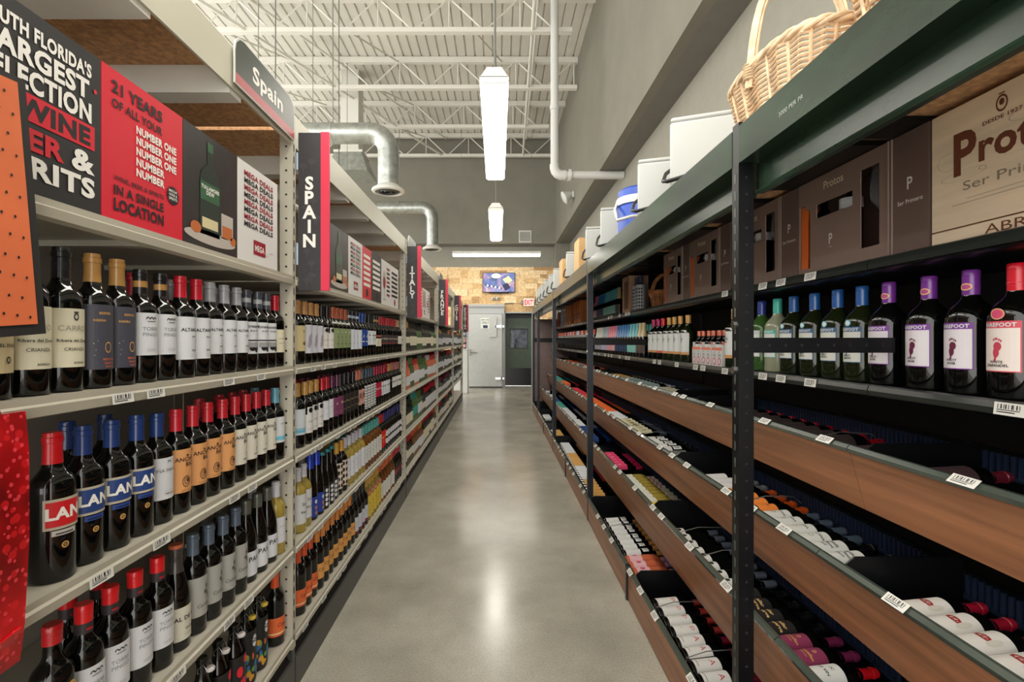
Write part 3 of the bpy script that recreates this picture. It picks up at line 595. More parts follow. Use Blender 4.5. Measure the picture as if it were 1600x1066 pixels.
    for bi, (xt, ht, xb, hb, xk) in enumerate(BINS):
        zt, zb_ = EYE + ht, EYE + hb; last = bi == 3; bn = empty('display_bin', (xt, y0, 0)); bn.parent = u; k.append(bn); kk = []
        q0 = ya if not last else y0; q1 = y1 - .002 if not last else yb - .002
        w_ = MB(); t = .016; mid = (ya + y1) / 2 + (.04 if bi == 0 else .0)
        for s0, s1 in ((q0, mid - .0015), (mid + .0015, q1)): w_.prism([(xt, zt - .012), (xt + t, zt - .012), (xb + t, zb_), (xb, zb_)], s0, s1)
        kk.append(w_.build('front_panel', wood, bn)); kk.append(MB().prism([(xt + .0006, zt - .014), (xt + t, zt - .014), (xb + t, zb_ + .002), (xb + .0006, zb_ + .002)], mid - .0014, mid + .0014).build('joint_strip', M('joint_pale', (196, 180, 160), .4), bn))
        rl = MB(); rl.prism([(xt - .004, zt - .02), (xt - .008, zt - .008), (xt + .002, zt + .002), (xt + .012, zt + .002), (xt + .014, zt - .012), (xt + .0, zt - .012)], q0, q1); rlo = rl.build('price_rail', railm, bn); kk.append(rlo)
        f = MB(); ax = {0: -.045, 1: -.075, 2: -.125, 3: -.085}[bi]; zf = zt + ax - .05
        xf = xt + (xb - xt) * (zt - zf + .012) / (zt - zb_) + t + .002; f.box(xf, xk + .05, q0, q1, zf - .012, zf); f.box(xk + .05, xk + .06, q0, q1, zf - .012, zf + .1); kk.append(f.build('bin_floor', black, bn))
        c = MB(); yy = q0 + .01
        if b < 3:
            while yy < q1 - .015: c.box(xk + .038, xk + .05, yy, yy + .008, zf + .03, zf + .09); yy += .02
            c.box(xk + .034, xk + .05, q0, q1, zf + .022, zf + .032); kk.append(c.build('ribbed_neck_rest', M('navy_plastic', (40, 52, 76), .4), bn))
        for yd in ({(0, 0): [1.46, ], (0, 1): [1.42], (0, 2): [], (1, 0): [2.72, 3.05], (1, 1): [2.76], (1, 2): [2.74], (1, 3): [2.63], (2, 3): [], (1, 9): []}.get((b, bi), []) + ([q1 - .006] if last or b == 4 else [])):
            kk.append(MB().prism([(xt + .026, zt - .005), (xt + .05, zt + .015), (xk + .033, zt + .015), (xk + .033, zf), (xf, zf)], yd, yd + .006).build('divider', black, bn))
        if last and b < 4: kk.append(MB().box(XR - .006, XR + .02, mid - .012, mid + .012, 0.0, zt + .004).build('joint_bar', slate, bn))
        n = (7, 8, 9, 8, 3)[b]; fn = plane((xt - .006, 0, zt - .001), (0, -1, 0), (.72, 0, .69), (-.69, 0, .72))
        for i in range(n):
            yy = q0 + .1 + (q1 - q0 - .15) * (i + .3 * math.sin(i * 2.1 + bi)) / n
            if b or yy > .8: kk.append(price_tag(rlo, fn, -yy, w=.068, h=.026))
        fix(bn, *[o for o in kk if o.parent is bn])
    k = [o for o in k if o is not None]
    fix(u, *[o for o in k if o.parent is u])

# wire label guards standing in the bins
def wire_guard(bi, y, label):
    xt, ht, xb, hb, xk = BINS[bi]; z = EYE + ht
    w = MB(); w.tube([(xt + .03, y, z - .05), (xt + .03, y, z - .012), (xt + .12, y + .02, z + .002), (xt + .25, y + .05, z - .01), (xt + .29, y + .06, z - .04)], .0022, 5)
    o = w.build('wire_divider', wirem, None, 60); tag(o, label, 'wire divider', 'bent wire dividers between bottles in the bins')
for bi, y, lb in ((1, 2.0, 'bent wire divider among orange capped bottles, second bin'), (3, 2.32, 'bent wire divider among red capped bottles, floor bin'), (3, 1.95, 'nearest bent wire divider in the floor bin'), (2, 2.36, 'bent wire divider among silver capped bottles, third bin'), (3, 3.32, 'bent wire divider among tan capped bottles, floor bin'),
                  (1, 3.42, 'bent wire divider beside white ring labels, second bin'), (1, 3.75, 'bent wire divider beside cream labels, second bin'), (2, 2.1, 'bent wire divider left of the black and gold labels, third bin'), (0, 1.69, 'bent wire divider beside the last red cap, top bin')):
    wire_guard(bi, y, lb)

# ------------------------------------------------------------------ things on top of and inside the right racks
def cooler(x, y, label, hw=.34, hh=.345, dd=.3):
    # the box stands turned a little towards the aisle, its left edge at (x, y)
    a = -math.atan2(x, y) - .03; ca, sa = math.cos(a), math.sin(a)
    c = empty('cool_box', (x + hw / 2 * ca - dd / 2 * sa, y + hw / 2 * sa + dd / 2 * ca, EYE + .637), a); tag(c, label, 'cool box', 'white foam cool boxes on top of the right racks')
    cm = M('cool_box_white', (172, 175, 172), .5)
    MB().box(-hw / 2, hw / 2, -dd / 2, dd / 2, 0, hh - .022).build('box_body', cm, c, bevel=.012)
    MB().box(-hw / 2 + .003, hw / 2 - .003, -dd / 2 + .003, dd / 2 - .003, hh - .0218, hh).build('lid', cm, c, bevel=.01)
    s_ = MB(); z0 = .13
    s_.tube([(-hw / 2 - .004, dd * .3, z0 + .06), (-hw / 2 - .024, dd * .05, z0 + .02), (-hw / 2 - .03, -dd * .35, z0 - .05), (-hw / 2 - .01, -dd / 2 - .03, z0 - .075), (0, -dd / 2 - .035, z0 - .04), (hw / 2 + .004, -dd / 2 - .02, z0 + .02), (hw / 2 + .004, -dd * .2, z0 + .06)], .009, 6)
    s_.build('carry_strap', ink, c, 60)
for x, y, lb in ((.76, 2.17, 'nearest white foam cool box, just beyond the large wicker basket'), (.76, 2.67, 'second white foam cool box, in front of the blue cooler'), (.76, 3.64, 'third white foam cool box, just beyond the blue cooler'), (.76, 4.25, 'fourth white foam cool box, in front of the first kraft carton'), (.76, 5.45, 'fifth white foam cool box, between two kraft cartons')): cooler(x, y, lb)
for i, (y, n) in enumerate(((6.7, 'sixth'), (7.3, 'seventh'), (7.9, 'eighth'), (8.5, 'ninth'), (9.05, 'tenth'), (9.55, 'eleventh'))):
    cooler(.76, y, '%s white foam cool box counting from the basket, far along the rack' % n)
for y, lb in ((4.92, 'near tall kraft carton among the white cool boxes'), (6.15, 'far tall kraft carton among the white cool boxes')):
    c = empty('carton', (.95, y, EYE + .637)); tag(c, lb, 'carton', 'kraft cartons on top of the right racks')
    MB().box(-.16, .16, -.14, .14, 0, .36).build('carton_body', M('kraft_carton', (196, 160, 112), .8, noise=.05), c, bevel=.004); MB().box(-.03, .03, -.141, .141, .1, .361).build('tape', M('kraft_tape', (176, 138, 90), .4), c)
def blue_cooler():
    c = empty('water_cooler', (.93, 3.22, EYE + .637)); tag(c, 'blue and white drinks cooler between white foam cool boxes', 'cooler')
    bl = M('cooler_blue', (26, 70, 172), .35)
    MB().lathe([(.13, 0), (.14, .01), (.145, .22), (.14, .235), (.0, .236)], 28).build('body', bl, c, 40); MB().lathe([(.15, .236), (.152, .275), (.145, .285), (.0, .286)], 28).build('collar', whitep, c, 40)
    MB().lathe([(.14, .286), (.138, .33), (.12, .345), (.0, .347)], 28).build('lid', bl, c, 40)
    h = MB(); h.tube([(-.15, 0, .25)] + [(-.17 - .01 * math.sin(a), -.14 * math.sin(a), .25 - .16 * math.sin(a) * .6 - .03 * a) for a in (.4, .9, 1.4)] + [(-.1, -.18, .13), (.1, -.18, .14), (.15, -.03, .25)], .01, 6); h.build('handle', whitep, c, 60)
blue_cooler()

wick = M('wicker', (208, 180, 146), .6, noise=.14, nscale=(30, 30, 30)); wick2 = M('wicker_tan', (170, 112, 66), .6, noise=.2, nscale=(30, 30, 30))
def sup(a, n=2.8):
    c, s = math.cos(a), math.sin(a); return (abs(c) ** (2 / n) * (1 if c >= 0 else -1), abs(s) ** (2 / n) * (1 if s >= 0 else -1))
def basket(loc, ax, ay, hgt, label, m, N=34, levels=15, arch=.3, rz=0, flare=.8, r=.0052):
    b = empty('wicker_basket', loc, rz); tag(b, label, 'basket', 'wicker baskets'); w = MB()
    def pt(a, t, off=0):
        k = flare + (1 - flare) * t; x, y = sup(a); return ((ax * k + off) * x, (ay * k + off) * y, hgt * t)
    for j in range(levels):
        t = (j + .5) / levels
        w.tube([pt(2 * math.pi * i / (2 * N), t, (.0055 if (i // 1 + j * 1) % 2 * 1 and i % 2 else -.0055 if i % 2 else 0) * (1 if (i // 2 + j) % 2 else -1)) for i in range(2 * N)], r, 5, 0, True)
    w.build('woven_wall', m, b, 60)
    s = MB()
    for i in range(N): s.tube([pt(2 * math.pi * (i + .25) / N, t) for t in (0, .5, 1)], r * .9, 5)
    s.build('stakes', m, b, 60)
    s = MB(); v = [pt(2 * math.pi * i / 40, .02) for i in range(40)]; s.add(v, [tuple(range(40))]); s.build('base', m, b)
    q = MB()
    for st in range(3): q.tube([tuple(Vector(pt(2 * math.pi * i / 72, 1.0, .006 * math.cos(i * .7 + st * 2.1))) + Vector((0, 0, .008 + .008 * math.sin(i * .7 + st * 2.1)))) for i in range(72)], r * 1.6, 6, 0, True)
    q.build('braided_rim', m, b, 60)
    if arch:
        h = MB()
        for st in range(5):
            dx, dy = .009 * math.cos(st * 1.26), .009 * math.sin(st * 1.26)
            h.tube([((ax + dx) * math.cos(a), dy + .004 * math.sin(6 * a), hgt * .72 + (arch + dx) * math.sin(a)) for a in [math.pi * i / 18 for i in range(19)]], r * 1.3, 6)
        h.build('handle', m, b, 60)
        for sx in (-1, 1):
            h = MB()
            for i in range(6): h.lathe([(.021, -.004), (.024, 0), (.021, .004)], 10, 0, (sx * ax * .985, 0, hgt * .86 + i * .0085))
            h.build('handle_binding', m, b, 60)
    return b
basket((.945, 1.53, EYE + .637), .16, .245, .2, 'large pale wicker basket with arched handle on top of the nearest rack', wick, arch=.4)
basket((.955, .98, EYE + .637), .165, .24, .26, 'pale wicker basket cut by the top edge of the picture', wick)
basket((1.265, 3.72, EYE + SHELF_R[0] + .002), .1, .125, .11, 'small brown wicker basket with a tall handle between gift boxes', wick2, N=20, levels=9, arch=.17, r=.004)

# brown gift boxes with windows
tau = M('gift_brown', (142, 119, 108), .5, noise=.03); tau_d = M('gift_brown_dark', (112, 92, 84), .5); oran = M('gift_orange', (236, 116, 44), .55); cre = M('gift_cream', (236, 222, 190), .5)
glass_d = M('bottle_black', (7, 8, 7), .06); glassy = M('wine_glass', (220, 224, 228), .02, trans=.9, ior=1.45); label_w = M('label_white', (206, 208, 210), .5, noise=.02); label_c = M('label_cream', (208, 202, 176), .55, noise=.03)
def gift_box(yb, L, label, text=True):
    z = EYE + SHELF_R[0] + .002; X = 1.165; H = .348
    g = empty('gift_box', (X, yb, z)); tag(g, label, 'gift box', 'brown wine gift boxes on the right shelf'); g.rotation_euler = (0, 0, R(-90))        # local x runs towards the camera, local y into the rack
    F = L * .76                                # windowed front, then the plain flap
    fr = MB(); xs = [0, F * .0, F * .13, F * .34, F * .82, F * .86, F * .975, L]
    def fb(a0, a1, b0, b1, m=0): fr.box(a0, a1, 0, .004, b0, b1, m)
    o0, o1 = .025, .245                        # open left slot
    fb(0, .03, 0, o0); fb(0, .04, o1 + .02, H); fb(.0, .006, o0, o1 + .02)
    s1 = F * .16; w0, w1 = F * .24, F * .66; g0, g1 = F * .74, F * .92
    fb(s1, g0, 0, .2); fb(.03, s1, 0, o0); fb(.04, s1, o1, H); fb(s1, w0, .2, .25); fb(w1, g0, .2, .25); fb(s1, g0, .25, H); fb(g0, g1, 0, .05); fb(g0, g1, .3, H); fb(g1, F, 0, H)
    fr.build('front_panel', tau, g)
    fl = MB(); fl.box(F, F + .004, -.004, .004, 0, H, 1); fl.box(F + .012, F + .016, -.003, .004, 0, H, 1); fl.box(F + .004, L, 0, .005, 0, H, 0); fl.build('side_flap', [tau_d, M('gift_fold', (150, 134, 124), .5)], g)
    MB().box(0, L, .16, .165, 0, H).box(0, .004, .005, .16, 0, H).box(L - .004, L, .005, .16, 0, H).box(.004, L - .004, .005, .16, 0, .004).box(.004, L - .004, .005, .16, H - .004, H).build('carton', tau_d, g)
    MB().box(.006, s1 * .62, .007, .011, .012, .262).box(.0055, .007, .007, .1, .012, .262).build('orange_lining', oran, g)
    for i, x in enumerate((s1 * .62 + .036, F * .5, )):
        bt = MB(); bt.lathe([(.03, 0), (.034, .006), (.034, .19), (.028, .21), (.014, .235), (.013, .3)] if not i else [(.034, 0), (.034, .2), (.028, .22), (.014, .24), (.013, .32)], 18, 0, (x, .046, .006)); o = bt.build('boxed_bottle', glass_d, g, 40)
        lm = MB(); lm.lathe([(.0346, .07 if not i else .2), (.0346, .18 if not i else .235)], 18, 0, (x, .046, .006)); lm.build('bottle_label', label_w, o, 40)
    wg = MB(); xx = (g0 + g1) / 2; wg.lathe([(.028, 0), (.026, .003), (.004, .008), (.0035, .1), (.012, .115), (.032, .15), (.036, .18), (.03, .25), (.029, .25), (.034, .18), (.03, .152), (.01, .12)], 20, 0, (xx, .044, .05)); wg.build('boxed_wine_glass', glassy, g, 60)
    p = Print(plane((0, 0, 0), (1, 0, 0), (0, 0, 1), (0, -1, 0)))
    p.text('Protos', F * .45, .295, .027, 0, w=.1, bold=.02); p.text('P', F * .42, .095, .036, 1, w=.018, bold=.015); p.rect(F * .42 - .008, .083, F * .42 + .008, .0845, 1, 1)
    p.text('Protos', w1 - .03, .212, .014, 1, w=.05, bold=.01)
    c = (F + .016 + L) / 2; p.text('P', c, .185, .034, 1, w=.018, bold=.015); p.text('Ser Primero', c, .145, .012, 1, w=min(.085, (L - F) * .78), bold=.01)
    p.build('lettering', [cre, inkw], g)
gift_box(1.905, .575, 'nearest brown windowed gift box, beside the wooden wine box')
gift_box(2.44, .53, 'second brown windowed gift box, just right of the dark post')
gift_box(2.985, .52, 'third brown windowed gift box, just left of the dark post')
gift_box(3.45, .455, 'furthest brown windowed gift box, right of the small basket')
def wood_box():
    z = EYE + SHELF_R[0] + .002; X = 1.165; g = empty('wooden_wine_box', (X, 1.322, z), R(-90)); tag(g, 'pale wooden wine box with branded lettering at the right edge', 'wine box')
    pine = M('pine_box', (238, 218, 188), .6, noise=.05, nscale=(3, 30, 30)); L, H = .5, .348
    MB().box(0, L, 0, .012, .042, H).build('lid_panel', pine, g, bevel=.002); MB().box(0, L, 0, .012, 0, .04).build('bottom_rail', pine, g, bevel=.002)
    MB().box(0, .012, .013, .18, 0, H).box(L - .012, L, .013, .18, 0, H).box(.012, L - .012, .17, .18, 0, H).box(.012, L - .012, .013, .17, 0, .012).box(.012, L - .012, .013, .17, H - .012, H).build('box_body', pine, g)
    br = M('brand_brown', (112, 62, 40), .7); gr = M('brand_grey', (150, 136, 116), .7); p = Print(plane((0, 0, 0), (1, 0, 0), (0, 0, 1), (0, -1, 0)))
    p.text('rotos', .238, .19, .066, 0, w=.215, bold=.04); p.text('P', .095, .175, .1, 0, w=.06, bold=.04); p.text('Ser Primero', .215, .13, .022, 1, w=.25, bold=.005); p.text('DESDE 1927', .185, .27, .009, 0, w=.09); p.text('ABRIR', .215, .01, .022, 0, w=.14, bold=.0)
    p.disc(.185, .305, .014, .02, 0, 1, 12, .75); p.disc(.185, .308, .006, .008, 0, 1); p.rect(.178, .326, .192, .329, 0, 1); p.rect(.06, .098, .36, .0992, 1, 1); p.rect(.1, .108, .33, .109, 1, 1); p.rect(.0, .0400, L, .0425, 0, 1)
    for cx, cz, rx, rz in ((.05, .215, .03, .022), (.09, .17, .06, .012), (.2, .172, .07, .01), (.33, .2, .05, .03), (.26, .26, .06, .015), (.3, .17, .05, .012)): p.disc(cx, cz, rx, rz, 1, 1, 26, .975)
    p.build('branded_lettering', [br, gr], g)
wood_box()
def crate():
    z = EYE + SHELF_R[0] + .002; g = empty('wooden_gift_crate', (1.165, 4.59, z), R(-90)); tag(g, 'pale upright wooden gift crate with a woven front panel', 'crate')
    MB().box(0, .035, 0, .02, 0, .33).box(.2, .235, 0, .02, 0, .33).box(.035, .2, 0, .02, 0, .035).box(.035, .2, 0, .02, .29, .33).box(0, .235, .02, .17, 0, .33).build('crate_body', M('crate_pine', (176, 140, 112), .6, noise=.06), g)
    MB().box(.035, .2, .008, .02, .035, .29).build('woven_panel', M('woven_panel', (126, 94, 68), .8, noise=.25, nscale=(120, 120, 40)), g)
    g = empty('gift_carton', (1.39, 3.76, z), R(-90)); tag(g, 'slim brown gift carton standing behind the small basket', 'carton')
    MB().box(0, .13, .06, .2, 0, .34).build('carton_body', M('gift_pinkish', (150, 112, 100), .5), g, bevel=.002); MB().box(.03, .1, .054, .0595, .06, .2).build('carton_window', ink, g)
crate()
def orange_boxes():
    z = EYE + SHELF_R[0] + .002
    for i, (y, lb, c) in enumerate(((7.0, 'nearest tall orange gift box on the far shelf', (214, 120, 44)), (7.22, 'second tall orange gift box on the far shelf', (206, 110, 40)), (7.45, 'third tall orange gift box on the far shelf', (214, 120, 44)), (7.95, 'fourth tall orange gift box on the far shelf', (206, 110, 40)), (8.2, 'fifth tall orange gift box on the far shelf', (214, 120, 44)), (8.45, 'furthest tall orange gift box on the far shelf', (206, 110, 40)))):
        g = empty('champagne_box', (1.22, y, z)); tag(g, lb, 'gift box', 'tall orange gift boxes'); mm = M('champagne_orange%d' % (i % 2), c, .45, noise=.05)
        MB().box(-.05, .05, -.06, .06, 0, .3).build('box_body', mm, g, bevel=.004); MB().box(-.052, .052, -.062, .062, .302, .33).build('box_lid', mm, g, bevel=.003)
        MB().box(-.0525, -.0505, -.03, .03, .06, .16).build('front_label', ink, g)
    for i, (y, c, lb) in enumerate(((9.1, (206, 204, 210), 'white gift bag with dark ribbon on the far shelf'), (9.6, (196, 70, 50), 'red gift bag at the end of the far shelf'))):
        g = empty('gift_bag', (1.22, y, z)); tag(g, lb, 'bag', 'bottle bags on the far shelf'); mm = M('bag_%d' % i, c, .5)
        b = MB(); b.add([(-.05, -.07, 0), (.05, -.07, 0), (.05, .07, 0), (-.05, .07, 0), (-.035, -.075, .3), (.035, -.075, .3), (.035, .075, .3), (-.035, .075, .3)], [(0, 3, 2, 1), (0, 1, 5, 4), (1, 2, 6, 5), (2, 3, 7, 6), (3, 0, 4, 7), (4, 5, 6, 7)]); b.build('bag_body', mm, g)
        b = MB(); b.tube([(-.03, -.03, .3), (-.035, -.02, .33), (-.035, .02, .33), (-.03, .03, .3)], .004, 5); b.build('bag_handle', ink, g); MB().box(-.055, -.046, -.012, .012, .02, .28).build('ribbon', M('ribbon_navy', (34, 36, 64), .4), g)
orange_boxes()

# ------------------------------------------------------------------ bottles
GL = dict(dk=glass_d, olive=M('glass_olive', (24, 30, 12), .06), gold=M('glass_gold', (222, 196, 96), .05, trans=.6), amber=M('glass_amber', (120, 70, 24), .06, trans=.3), rose=M('glass_rose', (226, 120, 84), .05, trans=.35), green=M('glass_green', (70, 110, 50), .05, trans=.4), clear=M('glass_pale', (206, 208, 176), .04, trans=.6), blue=M('glass_blue', (16, 30, 120), .06))
SH = dict(
 bord=[(0, .86), (.008, .96), (.022, 1), (.3, 1), (.6, 1), (.64, .985), (.67, .93), (.695, .84), (.715, .72), (.735, .6), (.76, .49), (.79, .43), (.86, .405), (.93, .4), (.935, .45), (.968, .45), (.972, .4), (.998, .4)],
 burg=[(0, .86), (.008, .96), (.022, 1), (.3, 1), (.46, 1), (.51, .975), (.56, .92), (.62, .81), (.68, .68), (.74, .55), (.8, .46), (.86, .41), (.93, .39), (.935, .45), (.968, .45), (.972, .4), (.998, .4)],
 flute=[(0, .88), (.008, .97), (.02, 1), (.3, 1), (.42, .99), (.5, .93), (.58, .83), (.66, .7), (.74, .57), (.82, .47), (.9, .41), (.935, .4), (.94, .45), (.968, .45), (.972, .4), (.998, .4)],
 magn=[(0, .88), (.008, .97), (.022, 1), (.3, 1), (.58, 1), (.63, .98), (.67, .9), (.705, .75), (.735, .57), (.765, .42), (.8, .345), (.86, .32), (.94, .31), (.945, .34), (.97, .34), (.974, .31), (.998, .31)],
 champ=[(0, .9), (.01, .99), (.025, 1), (.3, 1), (.42, 1), (.5, .96), (.57, .86), (.65, .7), (.73, .55), (.82, .43), (.9, .37), (.93, .36), (.935, .43), (.96, .43), (.965, .36), (.998, .36)])
def paint(c, rough=.42, coat=0, metal=0): return mat('paint_%d_%d_%d_%d' % (*c, int(rough * 100)), c, rough, metal, coat, noise=.015)
def prof_r(shape, t):
    p = SH[shape]
    for (a, ra), (b_, rb) in zip(p, p[1:]):
        if a <= t <= b_: return ra + (rb - ra) * (t - a) / (b_ - a)
    return p[-1][1]
class Spec: pass
def P(desc, cap, labs, glass='dk', shape='bord', H=.278, r=.0355, cs=.79, style='foil', name='wine_bottle', extra=None):
    s = Spec(); s.desc = desc; s.H = H; s.r = r; s.name = name; s.parts = []
    g = MB(); g.lathe([(r * k, t * H) for t, k in SH[shape]], 28); s.glass = g.mesh(name, GL[glass], 35)
    c = MB(); off = .0007
    if style == 'foil':
        c.lathe([(r * prof_r(shape, cs) + off, cs * H)] + [(r * k + off, t * H) for t, k in SH[shape] if t > cs + .01] + [(r * SH[shape][-1][1] + off * .6, H * 1.003)], 24)
    elif style == 'screw':
        k = .46 if shape != 'magn' else .35
        c.lathe([(r * k, cs * H), (r * k, .955 * H), (r * (k + .012), .957 * H), (r * (k + .012), .992 * H), (r * k * .93, 1.003 * H)], 24)
        c.lathe([(r * (k + .012), (cs + .05) * H), (r * (k + .018), (cs + .056) * H), (r * (k + .012), (cs + .062) * H)], 24)
    if style != 'none':
        cols = [paint(cap[0], .3, .3)] + [paint(q, .3) for q in cap[1:]]
        if len(cap) > 1:                        # second colour: ring band
            c.lathe([(r * prof_r(shape, .85) + .0011, .845 * H), (r * prof_r(shape, .85) + .0011, .9 * H)], 24, 1)
        s.parts.append(('capsule' if style == 'foil' else 'screw_cap', c.mesh('capsule', cols, 30)))
    for lb in labs:
        z0, z1, half, col, ops = lb[:5]; z0 *= H; z1 *= H; rr = r * (lb[5] if len(lb) > 5 else 1); a = R(half) * rr; hh = z1 - z0
        p = Print(cyl(rr), rr * .16); ms = [paint(col, .5)]; ix = {col: 0}
        def mi(q):
            if q not in ix: ix[q] = len(ms); ms.append(paint(q, .5))
            return ix[q]
        if len(lb) < 7: p.rect(-a, z0, a, z1, 0, 0)
        for i, o in enumerate(ops):
            lv = 1.2 + .5 * (i % 4)
            if o[0] == 't': p.text(o[1], o[2] * rr, z0 + hh * o[3], hh * o[4], mi(o[5]), lv, bold=o[6] if len(o) > 6 else .02, w=o[7] * rr if len(o) > 7 else None)
            elif o[0] == 'r': p.rect(o[1] * rr, z0 + hh * o[2], o[3] * rr, z0 + hh * o[4], mi(o[5]), lv)
            elif o[0] == 'arc':
                for q in range(7):
                    t0, t1 = math.pi * q / 7, math.pi * (q + 1) / 7; e = lambda t, k: ((o[1] + o[3] * k * math.cos(t)) * rr, z0 + hh * (o[2] + o[4] * k * math.sin(t)))
                    p.poly([e(t0, 1), e(t1, 1), e(t1, .55), e(t0, .55)], mi(o[5]), lv)
            elif o[0] == 'd': p.disc(o[1] * rr, z0 + hh * o[2], o[3] * rr, hh * o[4], mi(o[5]), lv, 14, o[6] if len(o) > 6 else 0)
        s.parts.append(('label', p.mesh('label', ms)))
    if extra: extra(s)
    s.used = False
    return s
N_BOTTLES = {}
def put(s, M4, label, group, cat=None):
    o = bpy.data.objects.new(s.name, s.glass); COL.objects.link(o); o.matrix_world = M4
    for n, me in s.parts:
        c = bpy.data.objects.new(n, me); COL.objects.link(c); c.parent = o
    tag(o, label, cat or s.name.split('_')[-1], group); N_BOTTLES[s.name] = N_BOTTLES.get(s.name, 0) + 1
    return o
ORD = ['first', 'second', 'third', 'fourth', 'fifth', 'sixth', 'seventh', 'eighth', 'ninth', 'tenth', 'eleventh', 'twelfth']
K, CR, WH, GRY = (28, 27, 28), (212, 206, 182), (206, 208, 212), (150, 150, 150)
GOLD, RED, BLUE, SILV, BLK, TAN, COP = (188, 140, 76), (196, 22, 44), (30, 62, 128), (158, 160, 166), (22, 22, 26), (204, 156, 84), (196, 104, 72)
lines = lambda c, *zs: [('r', -.5, z, .5, z + .012, c) for z in zs]
S = {}
S['old'] = P('black-capped aged-cream-label', [BLK], [(.16, .6, 80, (196, 180, 140), [('t', 'PARDO', 0, .84, .09, (120, 40, 40)), ('t', 'GRAN RIBERA', 0, .55, .07, K), ('t', 'RIBERA DEL DUERO', 0, .36, .045, K), ('d', .35, .18, .12, .05, K, .6)])], H=.285, r=.0358)
S['crianza'] = P('black-capped cream-label', [BLK, (38, 38, 44)], [(.17, .575, 100, CR, [('d', 0, .86, .14, .07, (70, 66, 60), .5), ('r', -.12, .92, .12, .95, (70, 66, 60)), ('t', 'CARRO', -.1, .62, .09, (150, 146, 132), .0), ('t', 'Ribera del Duero', 0, .43, .05, K), ('t', 'CRIANZA', 0, .28, .055, K, .0), ('t', 'BODEGAS', .2, .06, .03, K)])], H=.288, r=.036)
S['char'] = P('gold-capped charcoal-label', [GOLD], [(.14, .62, 100, (66, 66, 78), [('t', 'BERDEL', .1, .85, .035, TAN), ('t', 'RIBERA', -.2, .74, .035, TAN), ('d', .25, .34, .2, .085, TAN, .82), ('t', 'EDICION', .3, .14, .03, COP, .04), ('t', 'PUNTO', .35, .08, .03, COP, .04), ('t', 'BLANCO', .4, .03, .025, COP, .04), ('d', -.5, .4, .03, .012, GRY), ('d', -.4, .3, .02, .01, GRY), ('d', -.3, .44, .02, .01, GRY), ('d', -.45, .22, .02, .01, GRY)])], H=.288)
swoosh = [('arc', -.24, .85, .13, .06, K), ('arc', 0, .85, .13, .06, K), ('arc', .24, .85, .13, .06, K), ('r', -.28, .79, .28, .805, K)]
S['torre'] = P('gold-banded white-label', [BLK, GOLD], [(.24, .615, 95, WH, swoosh + [('t', 'TORRE', 0, .58, .085, (120, 122, 130), .0), ('t', 'PINGO', 0, .45, .085, (120, 122, 130), .0), ('r', -.3, .1, .3, .11, GRY), ('r', -.3, .14, .3, .15, GRY)])], H=.275)
alt = [('t', 'ALTANZA', .1, .66, .075, K, .03), ('t', 'Reserva', .35, .52, .035, K), ('t', 'RIOJA', .3, .2, .035, K, .04), ('r', .0, .12, .7, .125, GRY), ('r', 0, .07, .6, .075, GRY), ('d', .5, .88, .06, .03, GRY)]
S['altr'] = P('red-capped white-label', [RED], [(.18, .6, 95, WH, alt)])
S['alts'] = P('silver-capped white-label', [SILV], [(.22, .6, 95, WH, alt)])
S['mona'] = P('steel-capped castle-label', [(70, 74, 86), (180, 184, 190)], [(.2, .6, 95, WH, [('r', -1.65, .4, 1.65, .44, K), ('t', 'Monasterio', 0, .82, .09, K, .02), ('t', 'de las Viñas', .1, .7, .05, K), ('r', -.7, .2, .7, .36, GRY), ('d', -.2, .18, .3, .1, K), ('d', .3, .16, .3, .12, K)])])
S['redc'] = P('crimson-capped cream-label', [RED], [(.2, .52, 80, CR, lines(K, .6, .4))])
lan = lambda c1, c2: [(.36, .565, 52, (188, 180, 160), [('r', -.8, .09, .8, .91, c1), ('t', 'LAN', 0, .34, .36, (240, 238, 230), .05)]), (.315, .352, 32, c2, [('r', -.4, .3, .4, .5, K)]), (.225, .27, 12, TAN, [('d', 0, .5, .17, .5, TAN), ('d', 0, .5, .1, .3, K, .5)], 1, 1)]
S['lanr'] = P('scarlet-capped red-label', [(226, 24, 36)], lan((206, 24, 34), (190, 184, 180)), H=.285, r=.037)
S['lanb'] = P('blue-capped blue-label', [BLUE], lan((34, 62, 124), (36, 66, 140)), H=.285, r=.0358)
S['vina'] = P('blue-capped white-label', [BLUE], [(.22, .6, 95, WH, [('t', 'M', .1, .86, .08, K, .0), ('t', 'VIÑA MAYOR', 0, .66, .075, (70, 70, 76), .0), ('t', 'TEMPRANILLO', .2, .12, .03, K), ('r', -.3, .2, .8, .205, GRY)])])
anch = lambda c: [('d', .1, .85, .12, .025, (70, 44, 30)), ('t', 'ANCHOR', .15, .72, .09, K, .02), ('t', 'BAZ', .35, .6, .09, K, .02), ('d', .0, .25, .32, .13, (66, 44, 34), .86), ('d', .05, .26, .22, .08, (66, 44, 34), .8), ('d', .1, .27, .1, .04, (66, 44, 34)), ('r', -.4, .04, .6, .05, (120, 70, 40)), ('d', -.9, .9, .05, .03, (150, 90, 50)), ('d', -.95, .1, .05, .03, (150, 90, 50))]
S['anco'] = P('netted red-capped tan-label', [(206, 34, 50)], [(.2, .62, 95, (212, 152, 96), anch(0))])
S['ancw'] = P('netted red-capped parchment-label', [(206, 34, 50)], [(.2, .62, 95, (208, 204, 190), anch(0)[:3] + [('d', .3, .3, .05, .03, K), ('t', 'CRIANZA', .3, .12, .04, K)])])
S['teal1'] = P('pale-blue-capped white-label', [(104, 172, 196)], [(.24, .6, 95, WH, [('r', -1.65, .1, 1.65, .25, (110, 186, 210)), ('t', 'CEPA', 0, .7, .06, K, .0)])])
